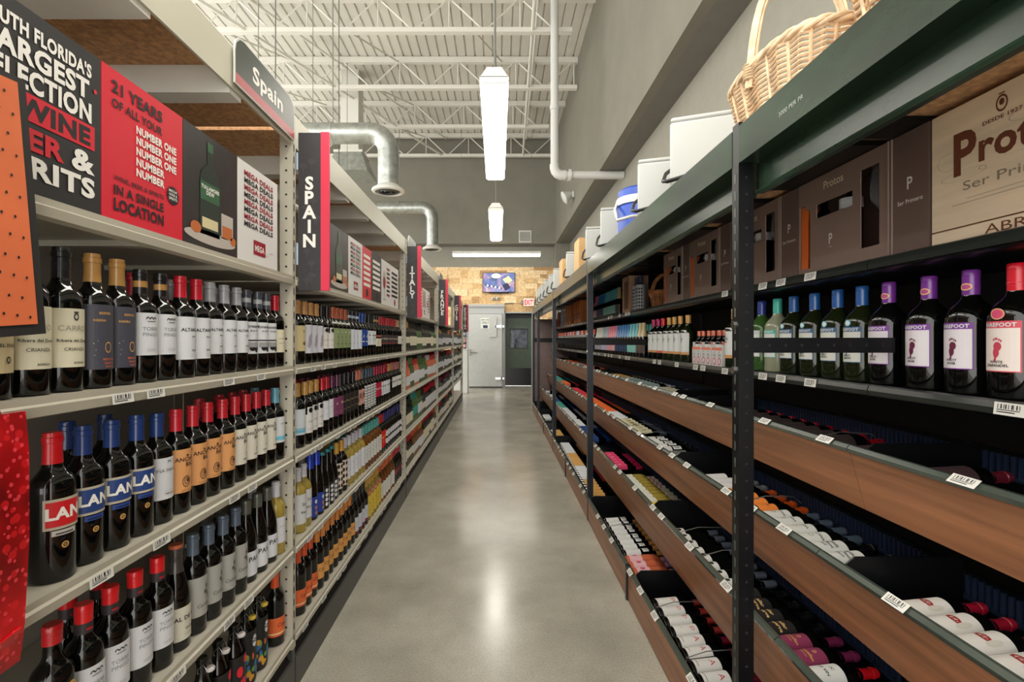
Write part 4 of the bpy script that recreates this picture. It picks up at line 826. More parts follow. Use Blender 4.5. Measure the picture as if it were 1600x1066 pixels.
S['torr'] = P('scarlet-capped three-arch-label', [(226, 28, 36)], [(.2, .56, 95, WH, swoosh + [('t', 'TORRE', 0, .58, .085, (120, 122, 130), .0), ('t', 'PINGO', 0, .45, .085, (120, 122, 130), .0), ('r', -.3, .1, .3, .11, GRY), ('r', -.3, .14, .3, .15, GRY)]), (.79, .87, 180, (52, 46, 48), [('r', -.4, .3, .4, .5, RED)], .45)], cs=.87, style='screw')
S['med'] = P('dark red-capped bottle with gold medallion', [(190, 24, 32)], [(.46, .6, 30, (196, 156, 60), [('d', .3, .5, .4, .5, (196, 156, 60)), ('d', .3, .5, .3, .36, (120, 90, 30), .7)], 1, 1), (.4, .46, 40, (40, 40, 42), [('t', 'OLD VINE', -.1, .3, .4, WH)])], cs=.87, style='screw')
S['burg'] = P('gold-topped sloping-shouldered', [(66, 62, 60), (60, 56, 54)], [(.1, .42, 95, (202, 198, 182), [('t', 'VAL DE VID', 0, .6, .12, K, .03), ('t', 'VERDEJO', .3, .3, .06, K), ('r', -.2, .15, .6, .17, GRY)])], shape='burg', cs=.74, extra=lambda s: s.parts.append(('cap_top', MB().lathe([(.0165, .972 * .278), (.0165, 1.006 * .278), (.012, 1.008 * .278)], 20).mesh('cap_top', paint(COP, .3)))))
S['vine'] = P('slate-capped grey-vine-label', [(86, 100, 118)], [(.18, .58, 95, (158, 158, 152), [('d', .3, .72, .12, .06, (70, 70, 68)), ('d', .15, .58, .14, .05, (70, 70, 68)), ('d', .4, .5, .1, .05, (70, 70, 68)), ('r', .28, .4, .32, .85, (70, 70, 68)), ('t', 'Camino', .1, .22, .09, (60, 60, 60), .0), ('r', -.2, .12, .6, .13, GRY)])])
S['pavi'] = P('grey-capped sloping white-label', [(88, 92, 84), (120, 124, 112)], [(.08, .38, 95, (206, 208, 214), [('t', 'PAVI', 0, .58, .2, K, .02)])], shape='burg', cs=.83, style='screw')
S['whitew'] = P('white-capped pale golden', [(214, 216, 226)], [(.16, .52, 95, WH, [('t', 'Rueda', 0, .6, .08, GRY, .0), ('r', -.4, .3, .4, .31, GRY)])], glass='gold')
BLKC = (24, 22, 24)
def swing(s, col, stop):
    w = MB(); H, r = s.H, s.r
    for sx in (-1, 1): w.tube([(sx * .0165, 0, .84 * H), (sx * .02, -.004, .9 * H), (sx * .014, -.017, .95 * H), (sx * .01, -.03, .87 * H)], .0012, 5)
    w.tube([(-.0165, 0, .84 * H), (0, -.0165, .83 * H), (.0165, 0, .84 * H)], .0012, 5); w.tube([(-.01, -.03, .87 * H), (.01, -.03, .87 * H)], .0012, 5)
    s.parts.append(('wire_bail', w.mesh('wire_bail', wirem, 60)))
    c = MB(); c.lathe([(.011, 0), (.0125, .003), (.0125, .008), (.009, .012)], 14, 0, (0, -.03, .86 * H)); s.parts.append(('stopper', c.mesh('stopper', paint(stop, .3), 40)))
S['sangr'] = P('swing-top black bottle with red spots', [BLKC], [(.08, .62, 75, (20, 18, 20), [('d', .1, .25, .5, .2, (206, 24, 44)), ('d', -.3, .62, .3, .13, (206, 24, 44)), ('d', .35, .88, .28, .11, (206, 24, 44))])], shape='burg', H=.25, style='none', name='sangria_bottle', extra=lambda s: swing(s, 0, (206, 200, 196)))
rr_ = random.Random(2); flor = [('d', rr_.uniform(-1.1, 1.1), rr_.uniform(.08, .55), rr_.uniform(.1, .26), rr_.uniform(.04, .08), rr_.choice(((196, 140, 40), (60, 130, 150), (90, 140, 60), (200, 90, 50), (40, 100, 160)))) for _ in range(34)]
S['flor'] = P('swing-top black bottle with colourful floral print', [BLKC], [(.05, .72, 85, (18, 18, 18), flor + [('d', .1, .78, .3, .12, WH), ('t', 'Sol', .1, .75, .1, K, .04)])], shape='bord', H=.262, style='none', name='sangria_bottle', extra=lambda s: swing(s, 0, (200, 170, 60)))
S['orcap'] = P('orange-capped orange-label', [(222, 84, 36)], [(.14, .4, 95, (216, 100, 48), [('t', 'Casa', 0, .5, .2, (120, 44, 20)), ('r', -1.65, .12, 1.65, .2, (236, 200, 160))])])
# second unit
S['g_cream'] = P('gold-capped parchment-label', [(200, 146, 88)], [(.2, .6, 95, (202, 186, 140), [('t', 'V', 0, .7, .12, K), ('d', .1, .3, .3, .08, (110, 90, 60))])])
S['g_fig'] = P('gold-capped grey-figure-label', [(200, 146, 88)], [(.16, .62, 95, (198, 198, 208), [('d', 0, .45, .3, .2, (150, 144, 154)), ('d', .2, .6, .2, .12, (170, 160, 170)), ('d', -.2, .3, .2, .12, (160, 150, 160))])])
S['k_arch'] = P('black-capped arched-neck white-label', [BLK], [(.22, .5, 95, (212, 208, 204), [('t', 'CONDE', 0, .5, .1, (120, 120, 120), .0), ('r', -.4, .2, .4, .22, GRY)]), (.5, .6, 35, (200, 200, 196), [('d', 0, .5, .4, .38, (20, 20, 20))])])
S['c_green'] = P('copper-capped sage-green-label', [(176, 88, 58)], [(.22, .6, 95, (128, 142, 100), [('d', 0, .82, .1, .06, (206, 206, 190)), ('t', 'V', 0, .5, .1, (60, 70, 50)), ('r', -.3, .2, .3, .23, (60, 70, 50))]), (.64, .72, 70, (206, 206, 190), [('r', -.6, .4, .6, .5, K)], .86)])
S['k_pale'] = P('black-capped pale-blue-label', [BLK, (176, 196, 216)], [(.18, .6, 95, (198, 202, 212), [('t', 'R', 0, .6, .1, GRY), ('r', -.3, .3, .3, .32, GRY)])])
S['b_blue'] = P('royal-blue-capped blue-label', [(28, 68, 156)], [(.24, .62, 95, (24, 66, 140), [('t', 'A', 0, .5, .2, WH), ('r', -.4, .24, .4, .3, WH)])])
S['k_swoosh'] = P('black-capped bird-label', [BLK], [(.26, .6, 95, WH, [('d', .0, .7, .35, .06, K), ('d', .1, .76, .3, .06, WH), ('t', 'VUELO', 0, .35, .07, GRY)])])
S['k_gold'] = P('black-capped small-cream-label', [(40, 34, 34), (190, 150, 90)], [(.22, .42, 60, CR, lines(K, .6, .3)), (.46, .5, 60, (176, 90, 70), [])])
S['r_dark'] = P('red-capped dark-label', [(180, 30, 44)], [(.26, .52, 95, (60, 48, 48), [('t', 'TINTO', 0, .5, .16, (196, 186, 170)), ('r', -.7, .1, .7, .14, (196, 60, 60))])])
S['k_white'] = P('tan-capped plain-white-label', [(190, 150, 110)], [(.26, .5, 95, (206, 206, 198), lines(K, .6, .3))])
S['t_blue'] = P('tan-capped blue-wave-label', [TAN], [(.2, .6, 95, (200, 206, 212), [('r', -1.65, .08, 1.65, .2, (104, 176, 204)), ('r', -1.65, .22, 1.65, .26, (104, 176, 204))])])
S['t_arch'] = P('tan-capped ring-neck white-label', [TAN], [(.18, .48, 95, (208, 206, 204), [('t', 'AIRE', 0, .55, .12, (130, 130, 130), .0), ('r', -.5, .2, .5, .22, GRY)]), (.48, .6, 30, (206, 206, 206), [('d', 0, .55, .36, .36, (18, 18, 18))])])
S['r_white'] = P('red-capped plain white-label', [(200, 24, 40)], [(.26, .6, 95, (204, 206, 214), lines(GRY, .6, .3))])
S['p_purp'] = P('purple-capped purple-label', [(96, 44, 76)], [(.24, .6, 95, (110, 52, 84), [('t', 'M', 0, .6, .12, (206, 180, 190)), ('r', -.5, .2, .5, .22, (170, 120, 140))])])
S['k_black'] = P('black-capped black-label', [BLK], [(.2, .6, 95, (34, 32, 32), [('t', 'NEGRO', 0, .6, .07, (150, 130, 90)), ('r', -.5, .25, .5, .28, (130, 110, 80))])])
S['c_pic'] = P('copper-capped pink-picture-label', [(204, 116, 92)], [(.24, .58, 95, (190, 150, 138), [('d', 0, .6, .4, .2, (120, 80, 74)), ('d', .3, .3, .3, .15, (214, 180, 166)), ('d', -.4, .35, .25, .14, (150, 100, 90))])])
pat = [('d', -1.3 + .37 * (i % 8), .06 + .12 * (i // 8), .12, .035, (40, 40, 42)) for i in range(64)]
S['w_pat'] = P('black-capped white leafy-sleeve', [(60, 84, 104)], [(.08, .62, 120, (206, 208, 208), pat)])
S['m_red'] = P('crimson-capped crimson-label', [(176, 22, 60)], [(.24, .6, 95, (170, 22, 58), [('t', 'ROJO', 0, .5, .12, (220, 180, 180))])])
S['m_white'] = P('crimson-capped white-label', [(176, 22, 60)], [(.22, .58, 95, WH, [('t', 'TEMPO', 0, .6, .08, K)] + lines(GRY, .4, .2))])
S['y_blk'] = P('yellow-capped plain black', [(206, 160, 60)], [(.5, .56, 50, (60, 56, 52), [])])
S['g_white'] = P('rose-gold-capped white-label', [(190, 120, 110)], [(.3, .6, 95, (206, 206, 204), [('t', 'FINCA', 0, .45, .16, K, .03)])])
S['w_clear'] = P('white-capped pale wine bottle with script label', [(214, 214, 222)], [(.14, .6, 90, (200, 202, 204), [('t', 'Sel', -.1, .6, .12, K, .0), ('t', 'Blanco', 0, .35, .08, K, .0)])], glass='gold')
S['bl_tall'] = P('cobalt-capped tall dark flute', [(30, 64, 200)], [(.05, .36, 95, (30, 56, 140), [('d', 0, .75, .2, .1, WH), ('d', 0, .45, .22, .1, (170, 120, 90)), ('d', 0, .2, .22, .1, (170, 120, 90))])], shape='flute', H=.3)
S['te_dot'] = P('teal-topped black bottle with white dots', [(40, 150, 160)], [(.05, .42, 95, (22, 22, 24), [('d', -.9 + .6 * (i % 4), .12 + .22 * (i // 4), .22, .09, WH) for i in range(16)])], shape='burg', cs=.95)
S['y_pat'] = P('gold-foiled black and cream patterned', [(210, 160, 64)], [(.12, .62, 100, (206, 190, 176), [('d', -1.2 + .6 * (i % 5), .12 + .25 * (i // 5), .24, .08, K) for i in range(20)])])
S['w_wht'] = P('lilac-white-capped golden', [(206, 206, 220)], [(.16, .58, 95, (204, 206, 214), lines(GRY, .7, .4))], glass='gold')
S['te_wht'] = P('teal-capped golden', [(84, 178, 170)], [(.16, .56, 95, (200, 202, 198), lines(K, .7, .5))], glass='amber')
S['r_red'] = P('scarlet-capped scarlet-label', [(214, 26, 36)], [(.16, .6, 95, (206, 26, 34), [('d', 0, .6, .3, .08, (230, 150, 60)), ('d', .2, .35, .3, .08, (230, 150, 60))])])
S['nv_oval'] = P('navy-capped white-oval-label', [(40, 40, 120)], [(.14, .56, 95, (26, 26, 30), [('d', 0, .74, .7, .2, WH), ('d', 0, .25, .7, .18, WH)])])
S['o_gold'] = P('orange-capped gold-label', [(222, 138, 62)], [(.18, .44, 95, (206, 148, 76), [('t', 'Casa', 0, .5, .2, (110, 60, 30))])])
S['k_slv'] = P('black-capped silver-label', [(30, 30, 34)], [(.16, .46, 95, (186, 190, 200), lines(K, .6)), (.1, .15, 95, (120, 30, 50), [])])
S['y_yel'] = P('gold-capped yellow-label', [(208, 160, 60)], [(.1, .58, 95, (204, 176, 60), [('t', 'V', 0, .6, .1, K)] + lines((120, 90, 30), .3)), (.6, .68, 50, (196, 60, 110), [('d', 0, .5, .4, .4, (230, 120, 160))], .95)], glass='gold')
S['o_amb'] = P('orange-capped amber wine', [(222, 104, 50)], [(.1, .5, 95, (206, 206, 200), lines(GRY, .7, .4))], glass='amber')
S['rd_blk'] = P('coral-capped dark-sleeve', [(206, 50, 70)], [(.1, .5, 95, (44, 38, 40), [('d', 0, .6, .4, .15, (180, 50, 60))])])

ROTL = lambda a: R(90 - a)
SHN = ['top bottle shelf', 'second bottle shelf', 'third bottle shelf', 'lowest bottle shelf']
jr = random.Random(4)
XB = XL - .052
def run_left(shelf, y_first, pitch, runs, where):
    y = y_first
    for key, n in runs:
        s = S[key]
        for i in range(n):
            d = s.desc if 'bottle' in s.desc else s.desc + ' bottle'
            lab = ('%s %s from left, %s %s' % (ORD[i], d, SHN[shelf], where)) if n > 1 else '%s, %s %s' % (d, SHN[shelf], where)
            a = 14 + jr.uniform(-5, 5); x = XB + jr.uniform(-.003, .003)
            put(s, Matrix.Translation((x, y, EYE + SHELF_L[shelf] + .0008)) @ Matrix.Rotation(ROTL(a), 4, 'Z'), lab, '%s bottles on the %s %s' % (s.desc, SHN[shelf], where)); y += pitch
    return y
B1, B2 = 'before SPAIN sign', 'beyond SPAIN sign'
run_left(0, 1.947 - 15 * .0735, .0735, [('old', 1), ('crianza', 2), ('char', 2), ('torre', 2), ('altr', 2), ('alts', 3), ('mona', 3), ('redc', 1)], B1)
run_left(1, 1.947 - 13 * .0752, .0752, [('lanr', 1), ('lanb', 3), ('vina', 1), ('anco', 4), ('ancw', 4), ('teal1', 1)], B1)
run_left(2, 1.947 - 13 * .0752, .0752, [('med', 1), ('torr', 4), ('burg', 1), ('vine', 4), ('pavi', 3), ('whitew', 1)], B1)
run_left(3, 1.466, .084, [('sangr', 3), ('flor', 2)], B1); run_left(3, 1.945, .08, [('orcap', 1)], B1)
# second row behind, where the photo shows it
def behind(shelf, key, ys, of):
    for i, y in enumerate(ys):
        s = S[key]; d = s.desc if 'bottle' in s.desc else s.desc + ' bottle'
        put(s, Matrix.Translation((XB - .082, y, EYE + SHELF_L[shelf] + .0008)) @ Matrix.Rotation(ROTL(12), 4, 'Z'), '%s %s in back row, %s %s' % (ORD[i], d, SHN[shelf], B1), 'back row bottles on the ' + SHN[shelf])
behind(0, 'altr', [1.3], 0); behind(0, 'alts', [1.447, 1.6, 1.68, 1.755], 0)
behind(1, 'lanb', [1.1, 1.205], 0); behind(1, 'anco', [1.585], 0); behind(1, 'ancw', [1.7, 1.78, 1.86], 0); behind(1, 'teal1', [1.95], 0)
behind(2, 'torr', [1.1, 1.185], 0); behind(2, 'pavi', [1.62, 1.7], 0); behind(2, 'whitew', [1.93], 0)
# second unit
run_left(0, 2.16, .0745, [('g_cream', 1), ('g_fig', 3), ('k_arch', 2), ('c_green', 4), ('k_pale', 3), ('b_blue', 2), ('k_swoosh', 3), ('k_gold', 2), ('r_dark', 8), ('k_white', 2)], B2)
run_left(1, 2.16, .0745, [('t_blue', 1), ('t_arch', 3), ('r_white', 2), ('p_purp', 2), ('k_black', 4), ('c_pic', 2), ('w_pat', 4), ('m_red', 2), ('m_white', 4), ('y_blk', 1), ('g_white', 5)], B2)
run_left(2, 2.16, .0745, [('w_clear', 2), ('bl_tall', 2), ('te_dot', 3), ('y_pat', 2), ('w_wht', 5), ('te_wht', 6), ('r_red', 2), ('nv_oval', 8)], B2)
run_left(3, 2.16, .0745, [('orcap', 3), ('o_gold', 8), ('k_slv', 4), ('y_yel', 5), ('o_amb', 6), ('rd_blk', 4)], B2)

# ---- right rack: standing bottles
PUR, TEAL = (112, 44, 140), (60, 176, 160)
foot = lambda c: [('d', -.04, .38, .13, .1, c), ('d', .02, .5, .16, .09, c), ('d', -.1, .27, .07, .07, c)] + [('d', -.14 + i * .075, .62 + .02 * (2 - abs(i - 1.5)), .03, .028, c) for i in range(5)]
def mag(desc, cap, fr, inner, fc, lines_, glass='dk', band=True, neck=None):
    w = [('r', -.78, .02, .78, .86, inner)] if band else []
    return P(desc, cap, [(.2, .575, 48, fr, w + [('t', 'BAREFOOT', 0, .89, .075, WH, .05)] + foot(fc) + [('t', t, -.05, .17 - .07 * i, .05, K, .03) for i, t in enumerate(lines_)])] + (neck or []), glass=glass, shape='magn', H=.322, r=.052, cs=.8, style='screw', name='magnum_bottle')
S['mag_r'] = mag('red-capped white-zinfandel-type', [(206, 16, 40)], (206, 70, 84), (226, 214, 208), (186, 60, 80), ('WHITE', 'ZINFANDEL'), neck=[(.585, .67, 24, (220, 160, 120), [('d', 0, .5, .3, .5, (220, 160, 120)), ('d', 0, .5, .24, .4, (206, 70, 110))], 1.0, 1)])
S['mag_p'] = mag('purple-capped purple-framed-label', [PUR], PUR, (214, 208, 214), (96, 24, 60), ('PINOT', 'NOIR'), neck=[(.82, .92, 80, PUR, [('d', .2, .45, .7, .3, (220, 170, 120)), ('d', .2, .45, .5, .2, (170, 70, 130))], .375, 1)])
S['mag_b'] = mag('blue-capped blue-framed-label', [(30, 84, 150)], (52, 92, 130), (206, 208, 200), (52, 112, 140), ('PINOT', 'GRIGIO'), glass='olive', neck=[(.58, .65, 22, (110, 180, 200), [('d', 0, .5, .24, .5, (110, 180, 200)), ('d', 0, .5, .17, .34, (220, 226, 226))], 1.0, 1)])
S['mag_t'] = mag('teal-capped teal-framed-label', [TEAL], TEAL, (206, 208, 206), (60, 150, 140), ('MOSCATO',), glass='clear')
S['mag_n'] = mag('navy-capped pale-label', [(36, 60, 140)], (196, 200, 204), (206, 208, 206), (52, 80, 140), ('RIESLING',), glass='green')
ROTR = lambda a: R(-90 + a)
def std_right(key, x, y, shelf, lab, group, a=4, dz=0):
    put(S[key], Matrix.Translation((x, y, EYE + SHELF_R[shelf] + .0008 + dz)) @ Matrix.Rotation(ROTR(a), 4, 'Z'), lab, group)
XM = 1.24
for key, pxs, nm in (('mag_r', [1590], ''), ('mag_p', [1508, 1450, 1388], ''), ('mag_b', [1346, 1306, 1269, 1237], ''), ('mag_t', [1214], ''), ('mag_n', [1188], '')):
    for i, px in enumerate(pxs):
        y = {1590: 1.175, 1508: 1.29, 1450: 1.415, 1388: 1.56, 1346: 1.675, 1306: 1.795, 1269: 1.925, 1237: 2.06, 1214: 2.18, 1188: 2.31}[px]
        d = S[key].desc + ' large bottle'; std_right(key, XM, y, 1, ('%s %s from right, beside the black crossbar' % (ORD[i], d)) if len(pxs) > 1 else '%s on the eye-level right shelf' % d, 'large bottles on the eye-level right shelf')
S['house'] = P('house-label', [TAN], [(.16, .62, 70, (208, 210, 208), [('t', 'OUR', -.3, .78, .07, K, .03), ('t', 'HOUSE', -.2, .68, .07, K, .03), ('t', 'WINE', -.3, .58, .07, K, .03), ('r', -1.2, .0, 1.2, .12, (196, 140, 90)), ('d', -.2, .9, .1, .03, K)]), (.62, .68, 50, (206, 206, 206), [('d', 0, .3, .6, .5, (30, 30, 28))], .96)], glass='olive', H=.3, r=.046, shape='magn', name='magnum_bottle', style='screw', cs=.83)
for k_, c in (('h_pink', (170, 30, 90)), ('h_red', (206, 30, 40)), ('h_gold', TAN)):
    S[k_] = P({'h_pink': 'magenta-capped', 'h_red': 'red-capped', 'h_gold': 'gold-capped'}[k_] + ' house-label', [c], [(.16, .62, 70, (208, 210, 208), [('t', 'OUR', -.3, .78, .07, K, .03), ('t', 'HOUSE', -.2, .68, .07, K, .03), ('t', 'WINE', -.3, .58, .07, K, .03), ('r', -1.2, .0, 1.2, .12, (196, 140, 90) if k_ != 'h_red' else (206, 90, 80)), ('d', -.2, .9, .1, .03, K)]), (.62, .68, 50, (206, 206, 206), [('d', 0, .3, .6, .5, (30, 30, 28))], .96)], glass='olive' if k_ == 'h_gold' else 'dk', H=.3, r=.046, shape='magn', name='magnum_bottle', style='screw', cs=.83)
for key, ys in (('h_gold', [3.16, 3.29, 3.40, 3.505]), ('h_red', [3.63]), ('h_pink', [3.74, 3.85])):
    for i, y in enumerate(ys): std_right(key, 1.225, y, 1, '%s %s large bottle %s, left of pink carriers' % (ORD[i], S[key].desc, 'from right') if len(ys) > 1 else '%s large bottle between gold and magenta caps' % S[key].desc, 'house-label large bottles on the second right shelf')
std_right('house', 1.225, 2.542, 1, 'gold-capped house-label large bottle half hidden behind the dark post', 'house-label large bottles on the second right shelf')
# pink carriers of small bottles
S['mini'] = P('small pink-capped', [(222, 120, 96)], [(.2, .6, 90, (206, 206, 204), [])], glass='dk', H=.19, r=.024, name='small_bottle', style='screw', cs=.85)
def carrier(y, lb):
    c = empty('bottle_carrier', (1.185, y, EYE + SHELF_R[1] + .001), R(-90)); tag(c, lb, 'carrier', 'pink and white carriers of small bottles')
    b = MB(); b.box(-.06, .06, 0, .004, 0, .1, 0); b.box(-.06, .06, .116, .12, 0, .1, 0); b.box(-.06, -.056, .004, .116, 0, .13, 0); b.box(.056, .06, .004, .116, 0, .13, 0); b.box(-.056, .056, .004, .116, 0, .003, 0)
    p = Print(plane((0, 0, 0), (1, 0, 0), (0, 0, 1), (0, -1, 0))); p.rect(-.06, .085, .06, .1, 1, 0)
    for i in range(2):
        x = -.03 + .06 * i; p.disc(x, .026, .02, .02, 2, 1); p.disc(x, .026, .014, .014, 3, 2); p.disc(x, .075, .003, .005, 4, 1); p.text('HOUSE', x, .056, .008, 4, 1, w=.03); p.rect(x - .012, .05, x + .012, .0515, 4, 1)
    b.build('carton', M('carrier_white', (206, 206, 204), .5), c); p.build('printed_front', [M('carrier_white', (206, 206, 204)), M('carrier_coral', (226, 120, 96), .5), M('carrier_rose', (196, 70, 90), .5), M('carrier_pale', (222, 206, 206), .5), ink], c)
    p2 = Print(plane((.06, 0, 0), (0, 1, 0), (0, 0, 1), (1, 0, 0))); p2.rect(.0, .115, .12, .13, 1, 0); p2.text('OUR HOUSE', .06, .07, .012, 4, 1, w=.08); p2.disc(.06, .095, .005, .007, 4, 1); p2.build('printed_side', [M('carrier_white', (206, 206, 204)), M('carrier_coral', (226, 120, 96)), ink, ink, ink], c)
    for i in range(4):
        put(S['mini'], Matrix.Translation((1.185 + (.032 if i < 2 else .088), y - .03 + .06 * (i % 2), EYE + SHELF_R[1] + .0045)) @ Matrix.Rotation(ROTR(0), 4, 'Z'), 'small pink-capped bottle, %s %s in the %s' % (('front', 'back')[i // 2], ('left', 'right')[1 - i % 2] if False else ('nearer', 'farther')[i % 2], lb.split(' standing')[0]), 'small bottles in the pink carriers')
for y, lb in ((2.66, 'right pink and white bottle carrier standing beside the dark post'), (2.80, 'middle pink and white bottle carrier standing between two others'), (2.935, 'left pink and white bottle carrier standing beside gold-capped bottles')): carrier(y, lb)
# sparkling wine with long neck foils
def spark(desc, foil, lab, glass='dk', ops=()): return P(desc, [foil], [(.12, .4, 80, lab, list(ops))], glass=glass, shape='champ', H=.285, r=.041, cs=.6, name='sparkling_wine_bottle')
S['s_gold'] = spark('cream-and-black-foiled', (196, 176, 130), (90, 76, 70)); S['s_teal'] = spark('turquoise-foiled', (96, 178, 190), (130, 190, 180)); S['s_blue'] = spark('azure-foiled', (40, 110, 170), (40, 60, 90)); S['s_pink'] = spark('rose-foiled', (206, 110, 126), (206, 150, 156)); S['s_pale'] = spark('pale-striped-foil', (190, 190, 176), (150, 150, 160)); S['s_lav'] = spark('lavender-label', (140, 150, 160), (170, 170, 190)); S['s_oran'] = spark('orange-foiled', (214, 92, 40), (206, 90, 40))
def spark_run(shelf, y0, p, runs, where):
    y = y0
    for key, n in runs:
        for i in range(n):
            std_right(key, 1.215, y, shelf, '%s %s sparkling bottle from right, %s' % (ORD[i], S[key].desc, where) if n > 1 else '%s sparkling bottle, %s' % (S[key].desc, where), 'sparkling wine on the right shelves'); y += p
spark_run(1, 4.08, .093, [('s_gold', 2), ('s_teal', 3), ('s_blue', 5), ('s_pink', 4), ('s_lav', 3), ('s_pale', 4)], 'lower shelf beyond magenta caps')
spark_run(0, 4.9, .093, [('s_gold', 1), ('s_teal', 6), ('s_blue', 4), ('s_pink', 2)], 'upper shelf beyond wooden crate')
S['flow'] = P('white floral-wrapped', [(60, 66, 90)], [(.02, .75, 170, (190, 192, 196), [('d', -1.4 + .47 * (i % 7), .06 + .13 * (i // 7), .16, .045, (50, 52, 60)) for i in range(49)])], H=.3, r=.04)
for i, y in enumerate((4.26, 4.16)): std_right('flow', 1.21, y, 0, ('left' if not i else 'right') + ' floral-wrapped white bottle between crate and small basket', 'floral bottles on the upper right shelf')

# ---- right rack: bottles lying in the bins, base towards the aisle
BN = ['top bin', 'second bin', 'third bin', 'floor bin']
AX = [-.045, -.075, -.125, -.085]; LAYQ = [[], [], [], []]; LAYMAX = [0] * 4
def lay(bi, key, ys, where, dx=0):
    s = S[key]
    for i, y in enumerate(sorted(ys, reverse=True)):
        d = s.desc if 'bottle' in s.desc else s.desc + ' bottle'
        LAYQ[bi].append([y, s, '%s lying %s from left, %s%s' % (ORD[i], d, BN[bi], where) if len(ys) > 1 else 'lying %s, %s%s' % (d, BN[bi], where)])
DIV = {0: [1.46, 2.723, 3.053], 1: [1.423], 2: [2.743], 3: [1.498, 2.633, 3.9]}
def lay_all():
  for bi in range(4):
    xt, ht, xb, hb, xk = BINS[bi]; last = -9
    for y, s, lab in sorted(LAYQ[bi], key=lambda q: q[0]):
        y = max(y, last + .0775)
        for dv in DIV[bi]:
            if dv - .07 < y < dv + .05: y = dv + .05
        last = y; LAYMAX[bi] = y
        M4 = Matrix.Translation((xt + .06, y, EYE + ht + AX[bi] - .05 + s.r + .003)) @ Matrix.Rotation(R(9 + jr.uniform(-.5, .5)), 4, 'Z') @ Matrix.Rotation(R(90 - .2), 4, 'Y') @ Matrix.Rotation(R(-90 + jr.uniform(-12, 12)), 4, 'Z')
        put(s, M4, lab, 'bottles lying in the wood-fronted bins')
seq = lambda y0, p, n: [y0 + p * i for i in range(n)]
S['l_redcap'] = P('red-waxed', [(186, 14, 40)], [(.12, .5, 80, (60, 50, 50), [])]); S['l_dkred'] = P('dark-red-capped', [(120, 30, 46)], [(.12, .5, 80, (70, 50, 54), [])])
S['l_zin'] = P('red-capped red-printed white-label', [(176, 24, 52)], [(.1, .54, 80, (212, 208, 202), [('d', .0, .55, .5, .09, (150, 40, 36), .6), ('t', 'ZEN', 0, .5, .1, (150, 40, 36), .04), ('d', .55, .6, .2, .2, (196, 190, 180))])])
S['l_or'] = P('orange-capped orange-label', [(226, 92, 30)], [(.16, .46, 70, (226, 132, 60), [('t', 'V', 0, .5, .14, K), ('d', 0, .5, .4, .2, (206, 104, 40), .85)])]); S['l_sil'] = P('silver-capped white-arc-label', [(96, 112, 130), (60, 72, 90)], [(.12, .5, 75, (206, 206, 200), [('t', 'ARCANA', 0, .65, .09, K), ('d', 0, .4, .2, .1, (150, 140, 110), .7)])], cs=.8, style='screw')
S['l_blk'] = P('black-capped script-label', [(18, 18, 20)], [(.12, .52, 80, (206, 206, 202), [('t', 'Hermit', 0, .62, .12, K, .03), ('t', 'de Pinot', .05, .45, .1, K, .02), ('t', 'Grand', 0, .3, .08, K, .02)])])
S['l_brass'] = P('brass-capped grey-label', [(150, 120, 62), (110, 90, 50)], [(.1, .5, 80, (104, 108, 102), [('t', 'OAK', 0, .5, .14, K)])]); S['l_wht'] = P('white-square-label', [(130, 134, 140)], [(.12, .5, 75, (204, 202, 202), lines(GRY, .6))])
S['l_ring'] = P('white-ring-label', [(26, 26, 30)], [(.08, .32, 70, (206, 206, 202), []), (.36, .56, 45, (206, 206, 202), [('d', 0, .5, .55, .36, K, .8), ('d', 0, .5, .28, .2, K, .7)])]); S['l_cream'] = P('cream-label', [(90, 96, 110)], [(.1, .54, 80, (196, 192, 160), [('r', -.6, .4, .6, .7, (120, 100, 70))])])
S['l_silw'] = P('steel-capped crest-label', [(104, 112, 128), (70, 76, 90)], [(.12, .3, 60, (206, 206, 200), [('d', 0, .5, .3, .2, K)])], style='screw', cs=.8); S['l_yel'] = P('yellow-capped yellow-label', [(214, 176, 40)], [(.1, .48, 80, (222, 190, 60), lines(GRY, .5))], glass='gold'); S['l_lil'] = P('lilac-capped white-label', [(176, 180, 204)], [(.1, .5, 80, (206, 206, 208), [('r', -.5, .4, .5, .43, GRY)])], glass='gold')
S['l_crm'] = P('cream-capped pale golden', [(196, 190, 168)], [(.1, .36, 75, (206, 206, 196), [])], glass='gold'); S['l_pkb'] = P('pink-banded cream-capped golden', [(206, 200, 190), (190, 120, 130)], [(.1, .36, 75, (206, 206, 196), [])], glass='gold'); S['l_pink'] = P('hot-pink-capped pink-label', [(206, 40, 90)], [(.1, .5, 85, (214, 60, 104), [('d', 0, .5, .3, .1, (240, 160, 180))])])
S['l_bgold'] = P('black-capped gold-print', [(22, 22, 24)], [(.12, .5, 80, (32, 30, 30), [('t', 'Cellar', 0, .6, .12, (206, 170, 110), .04), ('t', 'Reserve', 0, .4, .12, (206, 170, 110), .04)])]); S['l_pur'] = P('purple-capped plum-label', [(130, 40, 84)], [(.1, .52, 80, (128, 48, 80), [('d', 0, .75, .16, .06, TAN, .6), ('t', 'Castellan', 0, .5, .09, TAN, .02), ('r', -.4, .4, .4, .42, TAN)])]); S['l_red'] = P('scarlet-capped white-letter-label', [(206, 20, 30)], [(.1, .52, 80, (206, 206, 202), [('t', 'JC', 0, .72, .08, K), ('t', 'LE VIN', 0, .5, .08, K)])])
